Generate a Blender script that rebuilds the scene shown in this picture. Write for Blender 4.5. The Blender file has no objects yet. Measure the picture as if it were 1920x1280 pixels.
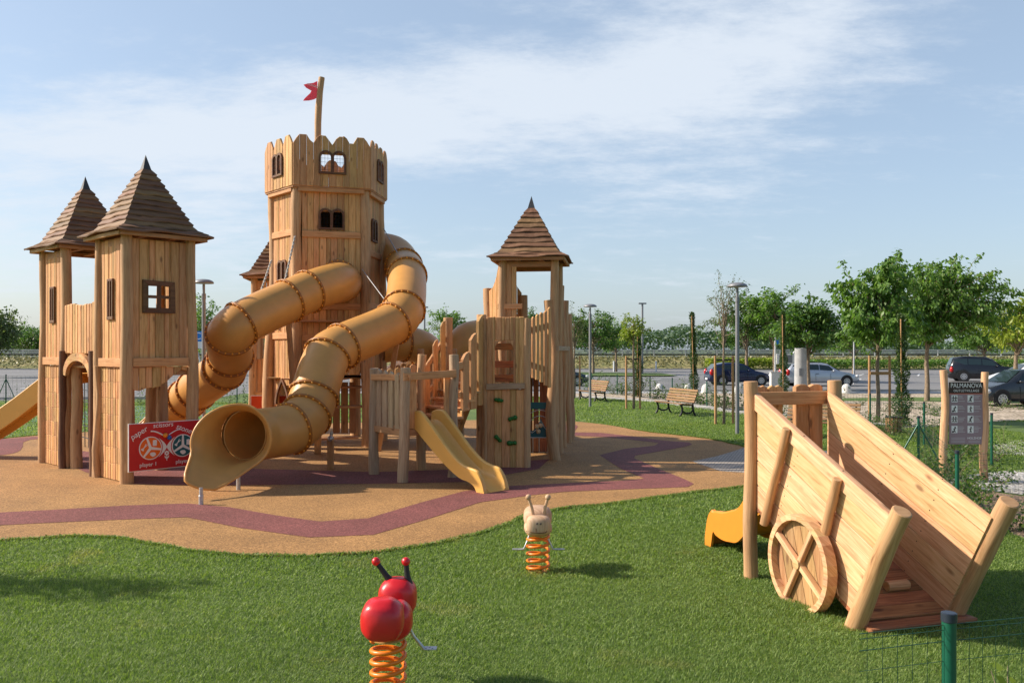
import bpy, math, random
import numpy as np
from mathutils import Vector, noise
random.seed(7); rng = np.random.default_rng(5)
C = bpy.context.scene.collection
F = 1600.0; H = 2.3; HY = 655.0; CX = 960.0
R = math.radians

def G(px, py):
    """ground point under a picture point (used to measure the place)"""
    d = H * F / (py - HY)
    return ((px - CX) * d / F, d)
def P(px, py, d):
    return Vector(((px - CX) * d / F, d, H + (HY - py) * d / F))

# ------------------------------------------------------------------ materials
MATS = {}
def nmat(name):
    m = bpy.data.materials.new(name); m.use_nodes = True
    nt = m.node_tree; b = nt.nodes['Principled BSDF']
    MATS[name] = m
    return m, nt, b
def N(nt, t, **kw):
    n = nt.nodes.new(t)
    for k, v in kw.items():
        if k.startswith('_'): setattr(n, k[1:], v)
        else: n.inputs[k].default_value = v
    return n
def ramp(nt, fac, stops, interp='LINEAR'):
    r = nt.nodes.new('ShaderNodeValToRGB'); r.color_ramp.interpolation = interp
    e = r.color_ramp.elements
    while len(e) < len(stops): e.new(0.5)
    for i, (p, c) in enumerate(stops):
        e[i].position = p; e[i].color = (c[0], c[1], c[2], 1)
    nt.links.new(fac, r.inputs[0]); return r
def mixc(nt, fac, a, b, mode='MIX'):
    m = nt.nodes.new('ShaderNodeMix'); m.data_type = 'RGBA'; m.blend_type = mode
    for sock, v in ((m.inputs[0], fac), (m.inputs[6], a), (m.inputs[7], b)):
        if hasattr(v, 'links') or isinstance(v, bpy.types.NodeSocket): nt.links.new(v, sock)
        elif isinstance(v, (int, float)): sock.default_value = v
        else: sock.default_value = (v[0], v[1], v[2], 1)
    return m.outputs[2]
def math_(nt, op, a, b=None, clamp=False):
    m = nt.nodes.new('ShaderNodeMath'); m.operation = op; m.use_clamp = clamp
    for i, v in enumerate((a, b)):
        if v is None: continue
        if isinstance(v, bpy.types.NodeSocket): nt.links.new(v, m.inputs[i])
        else: m.inputs[i].default_value = v
    return m.outputs[0]

def wood(name, c1, c2, c3, rough=0.72, grain=1.0, var=0.22, knots=True, bump=0.45, stain=0.25):
    m, nt, b = nmat(name); L = nt.links
    uv = N(nt, 'ShaderNodeUVMap'); geo = N(nt, 'ShaderNodeNewGeometry')
    sep = N(nt, 'ShaderNodeSeparateXYZ'); L.new(uv.outputs[0], sep.inputs[0])
    rnd = math_(nt, 'MULTIPLY', geo.outputs['Random Per Island'], 61.0)
    cmb = N(nt, 'ShaderNodeCombineXYZ')
    L.new(math_(nt, 'MULTIPLY', sep.outputs[0], 1.1 * grain), cmb.inputs[0])
    L.new(math_(nt, 'MULTIPLY', sep.outputs[1], 15.0 * grain), cmb.inputs[1])
    L.new(rnd, cmb.inputs[2])
    n1 = N(nt, 'ShaderNodeTexNoise', Scale=1.7, Detail=6.0, Roughness=0.62, Distortion=0.9)
    L.new(cmb.outputs[0], n1.inputs['Vector'])
    cmb2 = N(nt, 'ShaderNodeCombineXYZ')
    L.new(math_(nt, 'MULTIPLY', sep.outputs[0], 3.0), cmb2.inputs[0])
    L.new(math_(nt, 'MULTIPLY', sep.outputs[1], 75.0), cmb2.inputs[1]); L.new(rnd, cmb2.inputs[2])
    n2 = N(nt, 'ShaderNodeTexNoise', Scale=1.5, Detail=3.0); L.new(cmb2.outputs[0], n2.inputs['Vector'])
    r = ramp(nt, n1.outputs[0], [(0.32, c3), (0.48, c2), (0.62, c1)])
    col = mixc(nt, 0.28, r.outputs[0], ramp(nt, n2.outputs[0], [(0.3, c3), (0.7, c1)]).outputs[0])
    hs = N(nt, 'ShaderNodeHueSaturation'); L.new(col, hs.inputs['Color'])
    L.new(math_(nt, 'ADD', math_(nt, 'MULTIPLY', geo.outputs['Random Per Island'], var * 2), 1.0 - var), hs.inputs['Value'])
    rr = N(nt, 'ShaderNodeTexWhiteNoise'); rr.noise_dimensions = '1D'; L.new(rnd, rr.inputs['W'])
    L.new(math_(nt, 'ADD', math_(nt, 'MULTIPLY', rr.outputs[0], 0.024), 0.488), hs.inputs['Hue'])
    col = hs.outputs[0]
    if knots:
        cmb3 = N(nt, 'ShaderNodeCombineXYZ')
        L.new(math_(nt, 'MULTIPLY', sep.outputs[0], 2.2), cmb3.inputs[0])
        L.new(math_(nt, 'MULTIPLY', sep.outputs[1], 5.5), cmb3.inputs[1]); L.new(rnd, cmb3.inputs[2])
        v = N(nt, 'ShaderNodeTexVoronoi', Scale=1.0); L.new(cmb3.outputs[0], v.inputs['Vector'])
        kr = ramp(nt, v.outputs['Distance'], [(0.07, (1, 1, 1)), (0.16, (0, 0, 0))])
        col = mixc(nt, math_(nt, 'MULTIPLY', kr.outputs[0], 0.75), col, (c3[0] * 0.45, c3[1] * 0.4, c3[2] * 0.4))
    tc = N(nt, 'ShaderNodeTexCoord')
    n3 = N(nt, 'ShaderNodeTexNoise', Scale=0.9, Detail=3.0); L.new(tc.outputs['Object'], n3.inputs['Vector'])
    col = mixc(nt, math_(nt, 'MULTIPLY', ramp(nt, n3.outputs[0], [(0.45, (0, 0, 0)), (0.75, (1, 1, 1))]).outputs[0], stain), col, (0.20, 0.13, 0.085))
    L.new(col, b.inputs['Base Color']); b.inputs['Roughness'].default_value = rough
    bp = N(nt, 'ShaderNodeBump', Strength=bump, Distance=0.004); L.new(n2.outputs[0], bp.inputs['Height']); L.new(bp.outputs[0], b.inputs['Normal'])
    return m
W_PLANK = wood('larch_planks', (.67, .385, .170), (.57, .295, .105), (.35, .150, .045), var=.28)
W_DARKP = wood('old_larch', (.50, .29, .135), (.42, .22, .09), (.27, .12, .045))
W_LOG = wood('peeled_log', (.62, .395, .195), (.53, .315, .135), (.32, .165, .06), var=0.12, grain=0.8, stain=0.4)
W_BROWN = wood('brown_stained', (.175, .078, .030), (.12, .050, .019), (.065, .027, .011), knots=False, stain=0.1)
W_ROOF = wood('roof_boards', (.265, .138, .064), (.19, .092, .041), (.105, .05, .025), var=0.28, knots=True)
W_CART = wood('fresh_larch', (.72, .47, .26), (.62, .365, .175), (.42, .20, .08), var=0.2, knots=True, stain=0.06)
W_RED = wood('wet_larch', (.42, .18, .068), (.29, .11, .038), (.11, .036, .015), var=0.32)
W_GREY = wood('weathered_log', (.52, .38, .235), (.42, .29, .165), (.28, .175, .095), var=0.12, stain=0.35)
W_BENCH = wood('bench_slats', (.32, .19, .085), (.24, .135, .056), (.14, .075, .03), var=0.15, knots=False, stain=0.0)

def plain(name, col, rough=0.5, metal=0.0, spec=None, noise_amt=0.0, nscale=8.0, bump=0.0, bscale=40, coat=0.0):
    m, nt, b = nmat(name); L = nt.links
    b.inputs['Roughness'].default_value = rough; b.inputs['Metallic'].default_value = metal
    b.inputs['Coat Weight'].default_value = coat
    tc = N(nt, 'ShaderNodeTexCoord')
    n = N(nt, 'ShaderNodeTexNoise', Scale=nscale, Detail=5.0); L.new(tc.outputs['Object'], n.inputs['Vector'])
    a = tuple(c * (1 - noise_amt) for c in col); z = tuple(min(1, c * (1 + noise_amt)) for c in col)
    r = ramp(nt, n.outputs[0], [(0.3, a), (0.7, z)]); L.new(r.outputs[0], b.inputs['Base Color'])
    if bump:
        n2 = N(nt, 'ShaderNodeTexNoise', Scale=bscale, Detail=3.0); L.new(tc.outputs['Object'], n2.inputs['Vector'])
        bp = N(nt, 'ShaderNodeBump', Strength=bump, Distance=0.01); L.new(n2.outputs[0], bp.inputs['Height']); L.new(bp.outputs[0], b.inputs['Normal'])
    return m
M_TUBE = plain('ochre_plastic', (.61, .295, .075), rough=0.42, noise_amt=0.07, nscale=3.5, bump=0.04, bscale=14)
M_SLIDE = plain('yellow_plastic', (.74, .40, .095), rough=0.4, noise_amt=0.04, nscale=3)
M_FLANGE = plain('flange_plastic', (.36, .125, .015), rough=0.45, noise_amt=0.12, nscale=20)
M_BOLT = plain('orange_bolt', (.88, .36, .03), rough=0.35)
M_STEEL = plain('galvanised_steel', (.52, .53, .54), rough=0.42, metal=0.75, noise_amt=0.15, nscale=30)
M_GREYP = plain('grey_painted_steel', (.23, .235, .25), rough=0.45, metal=0.2, noise_amt=0.06)
M_RED = plain('red_panel', (.52, .012, .02), rough=0.4, noise_amt=0.05)
M_ORED = plain('orange_red_panel', (.62, .07, .015), rough=0.4)
M_WHITE = plain('white_print', (.80, .79, .76), rough=0.5)
M_OPAN = plain('orange_print', (.80, .14, .012), rough=0.4)
M_TEAL = plain('teal_print', (.005, .11, .135), rough=0.4)
M_BLUE = plain('blue_bead', (.01, .10, .42), rough=0.3)
M_OBEAD = plain('orange_bead', (.85, .28, .015), rough=0.3)
M_RBEAD = plain('red_bead', (.45, .03, .03), rough=0.4)
M_WBEAD = plain('pale_bead', (.72, .52, .30), rough=0.5)
M_LADY = plain('red_paint', (.62, .014, .02), rough=0.33, noise_amt=0.10, nscale=9, bump=0.12, bscale=26, coat=0.08)
M_SPRING = plain('orange_spring', (.80, .20, .012), rough=0.35, noise_amt=0.06, nscale=12)
M_BLACK = plain('black_rubber', (.012, .012, .013), rough=0.55)
M_IRON = plain('cast_iron', (.022, .022, .024), rough=0.5, metal=0.3)
M_SNAIL = wood('snail_wood', (.66, .47, .30), (.56, .37, .21), (.38, .22, .11), var=0.05, grain=1.6, knots=False, stain=0.25)
M_SNAILD = plain('brown_carving', (.12, .05, .022), rough=0.6)
M_OCHRE = plain('ochre_paint', (.50, .27, .06), rough=0.5)
M_FENCE = plain('green_coated_steel', (.006, .095, .055), rough=0.38, noise_amt=0.1)
M_WIRE = plain('green_wire', (.012, .06, .035), rough=0.5)
M_CAP = plain('fence_cap', (.02, .028, .045), rough=0.4)
M_FLAG = plain('pink_flag', (.88, .17, .21), rough=0.6, noise_amt=0.08)
M_HOLD = plain('green_hold', (.018, .13, .012), rough=0.5, noise_amt=0.2, nscale=25)
M_SIGNG = plain('taupe_sign', (.29, .205, .225), rough=0.5)
M_SIGNB = plain('dark_sign_band', (.035, .016, .014), rough=0.45)
M_SIGNO = plain('sign_orange_line', (.55, .12, .05), rough=0.5)
M_PRINT = plain('sign_print', (.58, .55, .54), rough=0.5)
M_ROPE = plain('rope', (.42, .38, .33), rough=0.8, noise_amt=0.3, nscale=60)
M_DROPE = plain('dark_rope', (.03, .035, .04), rough=0.8)
M_CONC = plain('concrete', (.36, .36, .36), rough=0.85, noise_amt=0.14, nscale=5, bump=0.2)
M_STONE = plain('white_stone', (.62, .61, .58), rough=0.85, noise_amt=0.12, nscale=7, bump=0.2)
M_BARK = plain('bark', (.23, .17, .115), rough=0.9, noise_amt=0.35, nscale=14, bump=0.5)
M_STAKE = plain('stake_wood', (.42, .23, .10), rough=0.8, noise_amt=0.2, nscale=6)
M_GLASS = plain('car_glass', (.02, .035, .04), rough=0.08)
M_TYRE = plain('tyre', (.015, .015, .016), rough=0.8)
M_RIM = plain('alloy', (.45, .46, .48), rough=0.35, metal=0.7)
M_NAVY = plain('navy_paint', (.008, .014, .055), rough=0.22, metal=0.2, coat=0.6)
M_SILV = plain('silver_paint', (.46, .50, .56), rough=0.28, metal=0.45, coat=0.5)
M_BLKC = plain('black_paint', (.008, .008, .011), rough=0.2, coat=0.6)
M_GRAF = plain('graphite_paint', (.022, .027, .035), rough=0.25, metal=0.2, coat=0.6)
M_WHTC = plain('white_paint', (.70, .72, .75), rough=0.25, coat=0.5)
M_TLIGHT = plain('red_lamp', (.50, .01, .01), rough=0.2)
M_HLIGHT = plain('clear_lamp', (.60, .62, .64), rough=0.12)
M_KERB = plain('kerb_stone', (.42, .40, .37), rough=0.85, noise_amt=0.1)
M_RAIL = plain('rail_paint', (.52, .53, .54), rough=0.5, metal=0.3, noise_amt=0.1)
M_SIGNBL = plain('sign_blue', (.01, .19, .58), rough=0.4)

def leafmat(name, a, b2, c, trans=0.35, rough=0.5):
    m, nt, b = nmat(name); L = nt.links
    geo = N(nt, 'ShaderNodeNewGeometry'); tc = N(nt, 'ShaderNodeTexCoord')
    n = N(nt, 'ShaderNodeTexNoise', Scale=1.1, Detail=2.0); L.new(tc.outputs['Object'], n.inputs['Vector'])
    f = math_(nt, 'ADD', math_(nt, 'MULTIPLY', geo.outputs['Random Per Island'], 0.6), math_(nt, 'MULTIPLY', n.outputs[0], 0.4))
    r = ramp(nt, f, [(0.15, a), (0.5, b2), (0.85, c)])
    L.new(r.outputs[0], b.inputs['Base Color']); b.inputs['Roughness'].default_value = rough
    t = N(nt, 'ShaderNodeBsdfTranslucent')
    L.new(mixc(nt, 1.0, r.outputs[0], (1.5, 1.7, .6) if name[0] in 'lg' else (1.1, 1.1, 1.1), 'MULTIPLY'), t.inputs['Color'])
    mx = N(nt, 'ShaderNodeMixShader', Fac=trans); out = nt.nodes['Material Output']
    L.new(b.outputs[0], mx.inputs[1]); L.new(t.outputs[0], mx.inputs[2]); L.new(mx.outputs[0], out.inputs[0])
    return m
L_MID = leafmat('leaf_mid', (.050, .115, .020), (.105, .205, .034), (.20, .31, .06))
L_DARK = leafmat('leaf_dark', (.034, .086, .018), (.070, .150, .030), (.14, .22, .045))
L_YEL = leafmat('leaf_yellow', (.11, .17, .015), (.20, .26, .025), (.33, .36, .05))
L_AIRY = leafmat('leaf_airy', (.05, .085, .028), (.09, .13, .045), (.16, .19, .07))
L_FAR = leafmat('leaf_far', (.055, .105, .055), (.085, .145, .075), (.12, .18, .09), trans=0.2)
M_FLAG = leafmat('pink_flag_cloth', (.80, .12, .17), (.86, .16, .21), (.92, .22, .27), trans=.45)
L_VINE = leafmat('leaf_vine', (.022, .06, .012), (.06, .12, .022), (.16, .22, .035))
L_GRASS = leafmat('grass_blade', (.085, .135, .020), (.155, .215, .036), (.26, .29, .075), trans=0.45, rough=0.65)
def grassmat():
    m, nt, b = nmat('grass_blade'); L = nt.links
    geo = N(nt, 'ShaderNodeNewGeometry'); tc = N(nt, 'ShaderNodeTexCoord')
    n = N(nt, 'ShaderNodeTexNoise', Scale=.9, Detail=6.0, Roughness=.65); L.new(tc.outputs['Object'], n.inputs['Vector'])
    n2 = N(nt, 'ShaderNodeTexNoise', Scale=.33, Detail=3.0); L.new(tc.outputs['Object'], n2.inputs['Vector'])
    n3 = N(nt, 'ShaderNodeTexNoise', Scale=7.0, Detail=3.0); L.new(tc.outputs['Object'], n3.inputs['Vector'])
    f = math_(nt, 'ADD', math_(nt, 'MULTIPLY', geo.outputs['Random Per Island'], .5), math_(nt, 'ADD', math_(nt, 'MULTIPLY', n2.outputs[0], .35), math_(nt, 'MULTIPLY', n3.outputs[0], .25)))
    r = ramp(nt, f, [(.26, (.072, .135, .022)), (.48, (.150, .240, .045)), (.78, (.28, .355, .105))])
    dry = ramp(nt, n.outputs[0], [(.58, (0, 0, 0)), (.72, (1, 1, 1))])
    d2 = math_(nt, 'MULTIPLY', dry.outputs[0], math_(nt, 'ADD', math_(nt, 'MULTIPLY', geo.outputs['Random Per Island'], .5), .25))
    c = mixc(nt, d2, r.outputs[0], (.42, .35, .13)); L.new(c, b.inputs['Base Color']); b.inputs['Roughness'].default_value = .6
    t = N(nt, 'ShaderNodeBsdfTranslucent'); L.new(mixc(nt, 1.0, c, (1.4, 1.5, .6), 'MULTIPLY'), t.inputs['Color'])
    mx = N(nt, 'ShaderNodeMixShader', Fac=.4); L.new(b.outputs[0], mx.inputs[1]); L.new(t.outputs[0], mx.inputs[2]); L.new(mx.outputs[0], nt.nodes['Material Output'].inputs[0])
    return m
L_GRASS = grassmat()
L_COL = leafmat('leaf_column', (.022, .05, .013), (.045, .09, .022), (.10, .15, .035))
L_DRY = leafmat('dry_grass', (.11, .125, .04), (.21, .20, .075), (.31, .28, .12), trans=0.2)

# ------------------------------------------------------------------ mesh builder
class MB:
    def __init__(s): s.v = []; s.f = []; s.uv = []; s.sm = []
    def add(s, vs, fs, uvs=None, smooth=False):
        o = len(s.v); s.v += [tuple(p) for p in vs]
        for i, f in enumerate(fs):
            s.f.append(tuple(o + k for k in f))
            s.uv.append(uvs[i] if uvs else [(0.0, 0.0)] * len(f)); s.sm.append(smooth)
    def build(s, name, mat, parent=None, origin=None):
        me = bpy.data.meshes.new(name)
        o = Vector(origin) if origin is not None else (WL[parent.name] if parent else Vector((0, 0, 0)))
        me.from_pydata([(p[0] - o[0], p[1] - o[1], p[2] - o[2]) for p in s.v], [], s.f)
        l = me.uv_layers.new(name='UVMap'); flat = []
        for u in s.uv:
            for a in u: flat += [a[0], a[1]]
        l.data.foreach_set('uv', flat); me.polygons.foreach_set('use_smooth', s.sm); me.update()
        me.materials.append(mat)
        ob = bpy.data.objects.new(name, me); C.objects.link(ob)
        if parent: ob.parent = parent; WL[ob.name] = WL[parent.name]
        else: ob.location = o; WL[ob.name] = o
        return ob
WL = {}
def thing(name, label, cat, loc=(0, 0, 0), group=None):
    o = bpy.data.objects.new(name, None); C.objects.link(o); o.location = loc; o.empty_display_size = 0.2
    o['label'] = label; o['category'] = cat
    if group: o['group'] = group
    WL[o.name] = Vector(loc); return o
def tag(o, label=None, cat=None, group=None, kind=None):
    for k, v in (('label', label), ('category', cat), ('group', group), ('kind', kind)):
        if v: o[k] = v
    return o
def nrm(v): v = Vector(v); return v.normalized()

def prism(mb, pts, O, ux, uz, n, t, grain='z', ch=0.0, smooth=False):
    """outline pts (a along ux, b along uz) extruded by t along n (centred), optional chamfer on the front"""
    O = Vector(O); ux = nrm(ux); uz = nrm(uz); n = nrm(n)
    k = len(pts); area = sum(pts[i][0] * pts[(i + 1) % k][1] - pts[(i + 1) % k][0] * pts[i][1] for i in range(k))
    if area < 0: pts = pts[::-1]
    def ins(c):
        out = []
        for i in range(k):
            p0, p1, p2 = pts[i - 1], pts[i], pts[(i + 1) % k]
            e1 = Vector((p1[0] - p0[0], p1[1] - p0[1])); e2 = Vector((p2[0] - p1[0], p2[1] - p1[1]))
            if e1.length < 1e-6 or e2.length < 1e-6: out.append(p1); continue
            e1.normalize(); e2.normalize(); n1 = Vector((-e1.y, e1.x)); n2 = Vector((-e2.y, e2.x))
            b = n1 + n2; q = b.length
            if q < 0.3: out.append(p1); continue
            b = b / q; s = min(2.0, 1.0 / max(0.3, b.dot(n1)))
            out.append((p1[0] + b.x * c * s, p1[1] + b.y * c * s))
        return out
    W = lambda p, d: O + ux * p[0] + uz * p[1] + n * d
    U = (lambda p: (p[1], p[0])) if grain == 'z' else (lambda p: (p[0], p[1]))
    rings = []
    if ch: rings = [(ins(ch), t / 2), (pts, t / 2 - ch), (pts, -t / 2)]
    else: rings = [(pts, t / 2), (pts, -t / 2)]
    vs = [];
    for r, d in rings: vs += [W(p, d) for p in r]
    fs = [tuple(range(k))]; uv = [[U(p) for p in rings[0][0]]]
    for j in range(len(rings) - 1):
        for i in range(k):
            a, b = j * k + i, j * k + (i + 1) % k
            fs.append((a, a + k, b + k, b))
            pa, pb = U(pts[i]), U(pts[(i + 1) % k])
            uv.append([pa, (pa[0], pa[1] + t), (pb[0], pb[1] + t), pb])
    o = (len(rings) - 1) * k
    fs.append(tuple(o + i for i in range(k))[::-1]); uv.append([U(p) for p in pts][::-1])
    # outward orientation
    if ux.cross(uz).dot(n) < 0:
        fs = [f[::-1] for f in fs]; uv = [u[::-1] for u in uv]
    mb.add(vs, fs, uv, smooth)
def beam(mb, a, b, w, t, up=(0, 0, 1), ch=0.006):
    """rectangular beam from a to b: w across (perp. to up), t along up"""
    a = Vector(a); b = Vector(b); d = b - a; l = d.length; d.normalize()
    n = d.cross(Vector(up))
    if n.length < 1e-3: n = d.cross(Vector((1, 0, 0)))
    n.normalize(); u = n.cross(d)
    prism(mb, [(0, -t / 2), (l, -t / 2), (l, t / 2), (0, t / 2)], a, d, u, n, w, 'x', min(ch, w * .2, t * .2))
def frame_pts(path):
    path = [Vector(p) for p in path]; n = len(path); T = []
    for i in range(n):
        a = path[max(0, i - 1)]; b = path[min(n - 1, i + 1)]; T.append((b - a).normalized())
    u = T[0].cross(Vector((0, 0, 1)))
    if u.length < 1e-3: u = T[0].cross(Vector((1, 0, 0)))
    u.normalize(); fr = []
    for i in range(n):
        u = (u - T[i] * u.dot(T[i])).normalized(); v = T[i].cross(u); fr.append((T[i], u, v))
    return path, fr
def tube(mb, path, r, seg=10, caps=True, wob=0.0, smooth=True, seed=0.0, closed=False):
    path, fr = frame_pts(path); n = len(path); vs = []; fs = []; uv = []; L = 0; ls = []
    for i, (p, (T, u, v)) in enumerate(zip(path, fr)):
        if i: L += (path[i] - path[i - 1]).length
        ls.append(L); rr = r[i] if isinstance(r, (list, tuple)) else r
        for k in range(seg):
            a = 2 * math.pi * k / seg; q = rr
            if wob: q *= 1 + wob * noise.noise(Vector((math.cos(a) * 1.2 + seed, math.sin(a) * 1.2, L * 2.3 + seed)))
            vs.append(p + (u * math.cos(a) + v * math.sin(a)) * q)
    r0 = r if not isinstance(r, (list, tuple)) else max(r)
    m = n if closed else n - 1
    for i in range(m):
        j = (i + 1) % n
        for k in range(seg):
            k2 = (k + 1) % seg
            fs.append((i * seg + k, i * seg + k2, j * seg + k2, j * seg + k))
            c0, c1 = k / seg * 6.28 * r0, (k + 1) / seg * 6.28 * r0; l1 = ls[i + 1] if i + 1 < n else ls[i] + .1
            uv.append([(ls[i], c0), (ls[i], c1), (l1, c1), (l1, c0)])
    mb.add(vs, fs, uv, smooth)
    if caps and not closed:
        for i, s in ((0, -1), (n - 1, 1)):
            T, u, v = fr[i]; rr = r[i] if isinstance(r, (list, tuple)) else r
            ring = [vs[i * seg + k] for k in range(seg)]
            ins = [path[i] + (q - path[i]) * 0.86 + T * s * rr * 0.08 for q in ring]
            f2 = []; u2 = []
            for k in range(seg):
                k2 = (k + 1) % seg; f2.append((k, k2, seg + k2, seg + k) if s < 0 else (k2, k, seg + k, seg + k2)); u2.append([(0, 0)] * 4)
            f2.append(tuple(seg + k for k in range(seg))[::-1] if s < 0 else tuple(seg + k for k in range(seg)))
            u2.append([(.3 * math.cos(6.28 * k / seg) * rr, .3 * math.sin(6.28 * k / seg) * rr) for k in range(seg)])
            mb.add(ring + ins, [f[::-1] for f in f2], [q[::-1] for q in u2], False)
def log(mb, a, b, r0, r1=None, bend=0.03, seed=None, seg=12, wob=0.16, n=9):
    a = Vector(a); b = Vector(b); r1 = r0 if r1 is None else r1; seed = random.random() * 50 if seed is None else seed
    d = b - a; u = d.cross(Vector((.3, .9, .1))).normalized(); v = d.normalized().cross(u); pts = []; rs = []
    for i in range(n):
        t = i / (n - 1)
        e = math.sin(math.pi * t) * bend + 0.0
        pts.append(a + d * t + u * (noise.noise(Vector((t * 2.2, seed, 0))) * bend * 1.6) + v * (noise.noise(Vector((t * 2.2, 0, seed))) * bend * 1.6))
        rs.append((r0 + (r1 - r0) * t) * (1 + 0.09 * noise.noise(Vector((t * 4, seed, 5)))))
    tube(mb, pts, rs, seg, True, wob, True, seed)
def ball(mb, c, r, seg=12, rings=8, sc=(1, 1, 1), smooth=True, fn=None):
    vs = []; fs = []; c = Vector(c)
    for i in range(rings + 1):
        th = math.pi * i / rings
        for k in range(seg):
            ph = 2 * math.pi * k / seg
            p = Vector((math.sin(th) * math.cos(ph), math.sin(th) * math.sin(ph), math.cos(th)))
            if fn: p = fn(p)
            vs.append(c + Vector((p.x * r * sc[0], p.y * r * sc[1], p.z * r * sc[2])))
    for i in range(rings):
        for k in range(seg):
            k2 = (k + 1) % seg; fs.append((i * seg + k, (i + 1) * seg + k, (i + 1) * seg + k2, i * seg + k2))
    mb.add(vs, fs, [[(vs[q][2], vs[q][0] + vs[q][1]) for q in f] for f in fs], smooth)
def poly_sheet(name, pts, z, mat, kind='structure'):
    me = bpy.data.meshes.new(name)
    me.from_pydata([(x, y, z) for x, y in pts], [], [tuple(range(len(pts)))])
    me.validate()
    if me.polygons and me.polygons[0].normal.z < 0: me.flip_normals()
    me.materials.append(mat); o = bpy.data.objects.new(name, me); C.objects.link(o)
    o['kind'] = kind; return o
def smooth_poly(pts, it=2):
    for _ in range(it):
        q = []
        for i in range(len(pts)):
            a, b = pts[i], pts[(i + 1) % len(pts)]
            q += [(a[0] * .75 + b[0] * .25, a[1] * .75 + b[1] * .25), (a[0] * .25 + b[0] * .75, a[1] * .25 + b[1] * .75)]
        pts = q
    return pts
def inpoly(x, y, poly):
    c = np.zeros(x.shape, bool); n = len(poly); j = n - 1
    for i in range(n):
        xi, yi = poly[i]; xj, yj = poly[j]
        if yi != yj:
            c ^= ((yi > y) != (yj > y)) & (x < (xj - xi) * (y - yi) / (yj - yi) + xi)
        j = i
    return c
def np_mesh(name, verts, loops_per_face, mat, parent=None, smooth=False, origin=(0, 0, 0)):
    """verts (n*k,3): every k consecutive vertices are one face"""
    k = loops_per_face; n = len(verts) // k
    me = bpy.data.meshes.new(name); me.vertices.add(n * k); me.loops.add(n * k); me.polygons.add(n)
    me.vertices.foreach_set('co', (verts - np.array(origin)).astype(np.float32).ravel())
    me.loops.foreach_set('vertex_index', np.arange(n * k, dtype=np.int32))
    me.polygons.foreach_set('loop_start', np.arange(0, n * k, k, dtype=np.int32))
    me.update(calc_edges=True); me.materials.append(mat)
    o = bpy.data.objects.new(name, me); C.objects.link(o)
    if parent: o.parent = parent
    return o
def leaves(pts, size, aspect=0.5, droop=0.3, dirs=None, var=0.35):
    """pts (n,3) -> leaf quads (4n,3): kite-shaped leaves with random headings"""
    n = len(pts); a = rng.uniform(0, 2 * np.pi, n); el = rng.uniform(-1.0, 0.5, n) - droop
    d = np.stack([np.cos(a) * np.cos(el), np.sin(a) * np.cos(el), np.sin(el)], 1)
    if dirs is not None:
        d = d * 0.6 + dirs; d /= np.linalg.norm(d, axis=1, keepdims=True)
    s = np.cross(d, rng.normal(0, 1, (n, 3)) * [.5, .5, 1.0] + [0, 0, .6]); s /= np.linalg.norm(s, axis=1, keepdims=True) + 1e-9
    L = (size * rng.uniform(1 - var, 1 + var, n))[:, None]
    p = pts; w = L * aspect * .5
    q = np.empty((n, 4, 3)); q[:, 0] = p; q[:, 1] = p + d * L * .45 + s * w; q[:, 2] = p + d * L; q[:, 3] = p + d * L * .45 - s * w
    return q.reshape(-1, 3)
# ------------------------------------------------------------------ ground and surfaces
def ground_mat():
    m, nt, b = nmat('lawn_soil'); L = nt.links
    tc = N(nt, 'ShaderNodeTexCoord')
    n1 = N(nt, 'ShaderNodeTexNoise', Scale=0.5, Detail=6.0); L.new(tc.outputs['Object'], n1.inputs['Vector'])
    n2 = N(nt, 'ShaderNodeTexNoise', Scale=28.0, Detail=5.0, Roughness=.7); L.new(tc.outputs['Object'], n2.inputs['Vector'])
    r = ramp(nt, n1.outputs[0], [(.35, (.085, .140, .024)), (.6, (.115, .180, .032)), (.75, (.165, .205, .05))])
    r2 = ramp(nt, n2.outputs[0], [(.3, (.45, .45, .45)), (.7, (1.35, 1.35, 1.35))])
    L.new(mixc(nt, 1.0, r.outputs[0], r2.outputs[0], 'MULTIPLY'), b.inputs['Base Color'])
    b.inputs['Roughness'].default_value = 0.9
    bp = N(nt, 'ShaderNodeBump', Strength=.6, Distance=.03); L.new(n2.outputs[0], bp.inputs['Height']); L.new(bp.outputs[0], b.inputs['Normal'])
    return m
def rubber(name, c):
    m, nt, b = nmat(name); L = nt.links
    tc = N(nt, 'ShaderNodeTexCoord')
    v = N(nt, 'ShaderNodeTexVoronoi', Scale=95.0); L.new(tc.outputs['Object'], v.inputs['Vector'])
    sp = N(nt, 'ShaderNodeSeparateColor'); L.new(v.outputs['Color'], sp.inputs[0])
    n2 = N(nt, 'ShaderNodeTexNoise', Scale=38.0, Detail=4.0, Roughness=.75); L.new(tc.outputs['Object'], n2.inputs['Vector'])
    n1 = N(nt, 'ShaderNodeTexNoise', Scale=.8, Detail=8.0, Roughness=.62); L.new(tc.outputs['Object'], n1.inputs['Vector'])
    r = ramp(nt, sp.outputs[0], [(0, tuple(x * .55 for x in c)), (.5, c), (1, tuple(min(1, x * 1.5 + .03) for x in c))])
    r2 = ramp(nt, n2.outputs[0], [(.32, (.62, .6, .58)), (.68, (1.3, 1.3, 1.32))])
    r3 = ramp(nt, n1.outputs[0], [(.33, (.80, .79, .78)), (.68, (1.12, 1.12, 1.14))])
    c1 = mixc(nt, 1.0, r.outputs[0], r2.outputs[0], 'MULTIPLY'); c1 = mixc(nt, 1.0, c1, r3.outputs[0], 'MULTIPLY')
    L.new(c1, b.inputs['Base Color']); b.inputs['Roughness'].default_value = 0.85
    bp = N(nt, 'ShaderNodeBump', Strength=.5, Distance=.004); L.new(v.outputs[0], bp.inputs['Height']); L.new(bp.outputs[0], b.inputs['Normal'])
    return m
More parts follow.
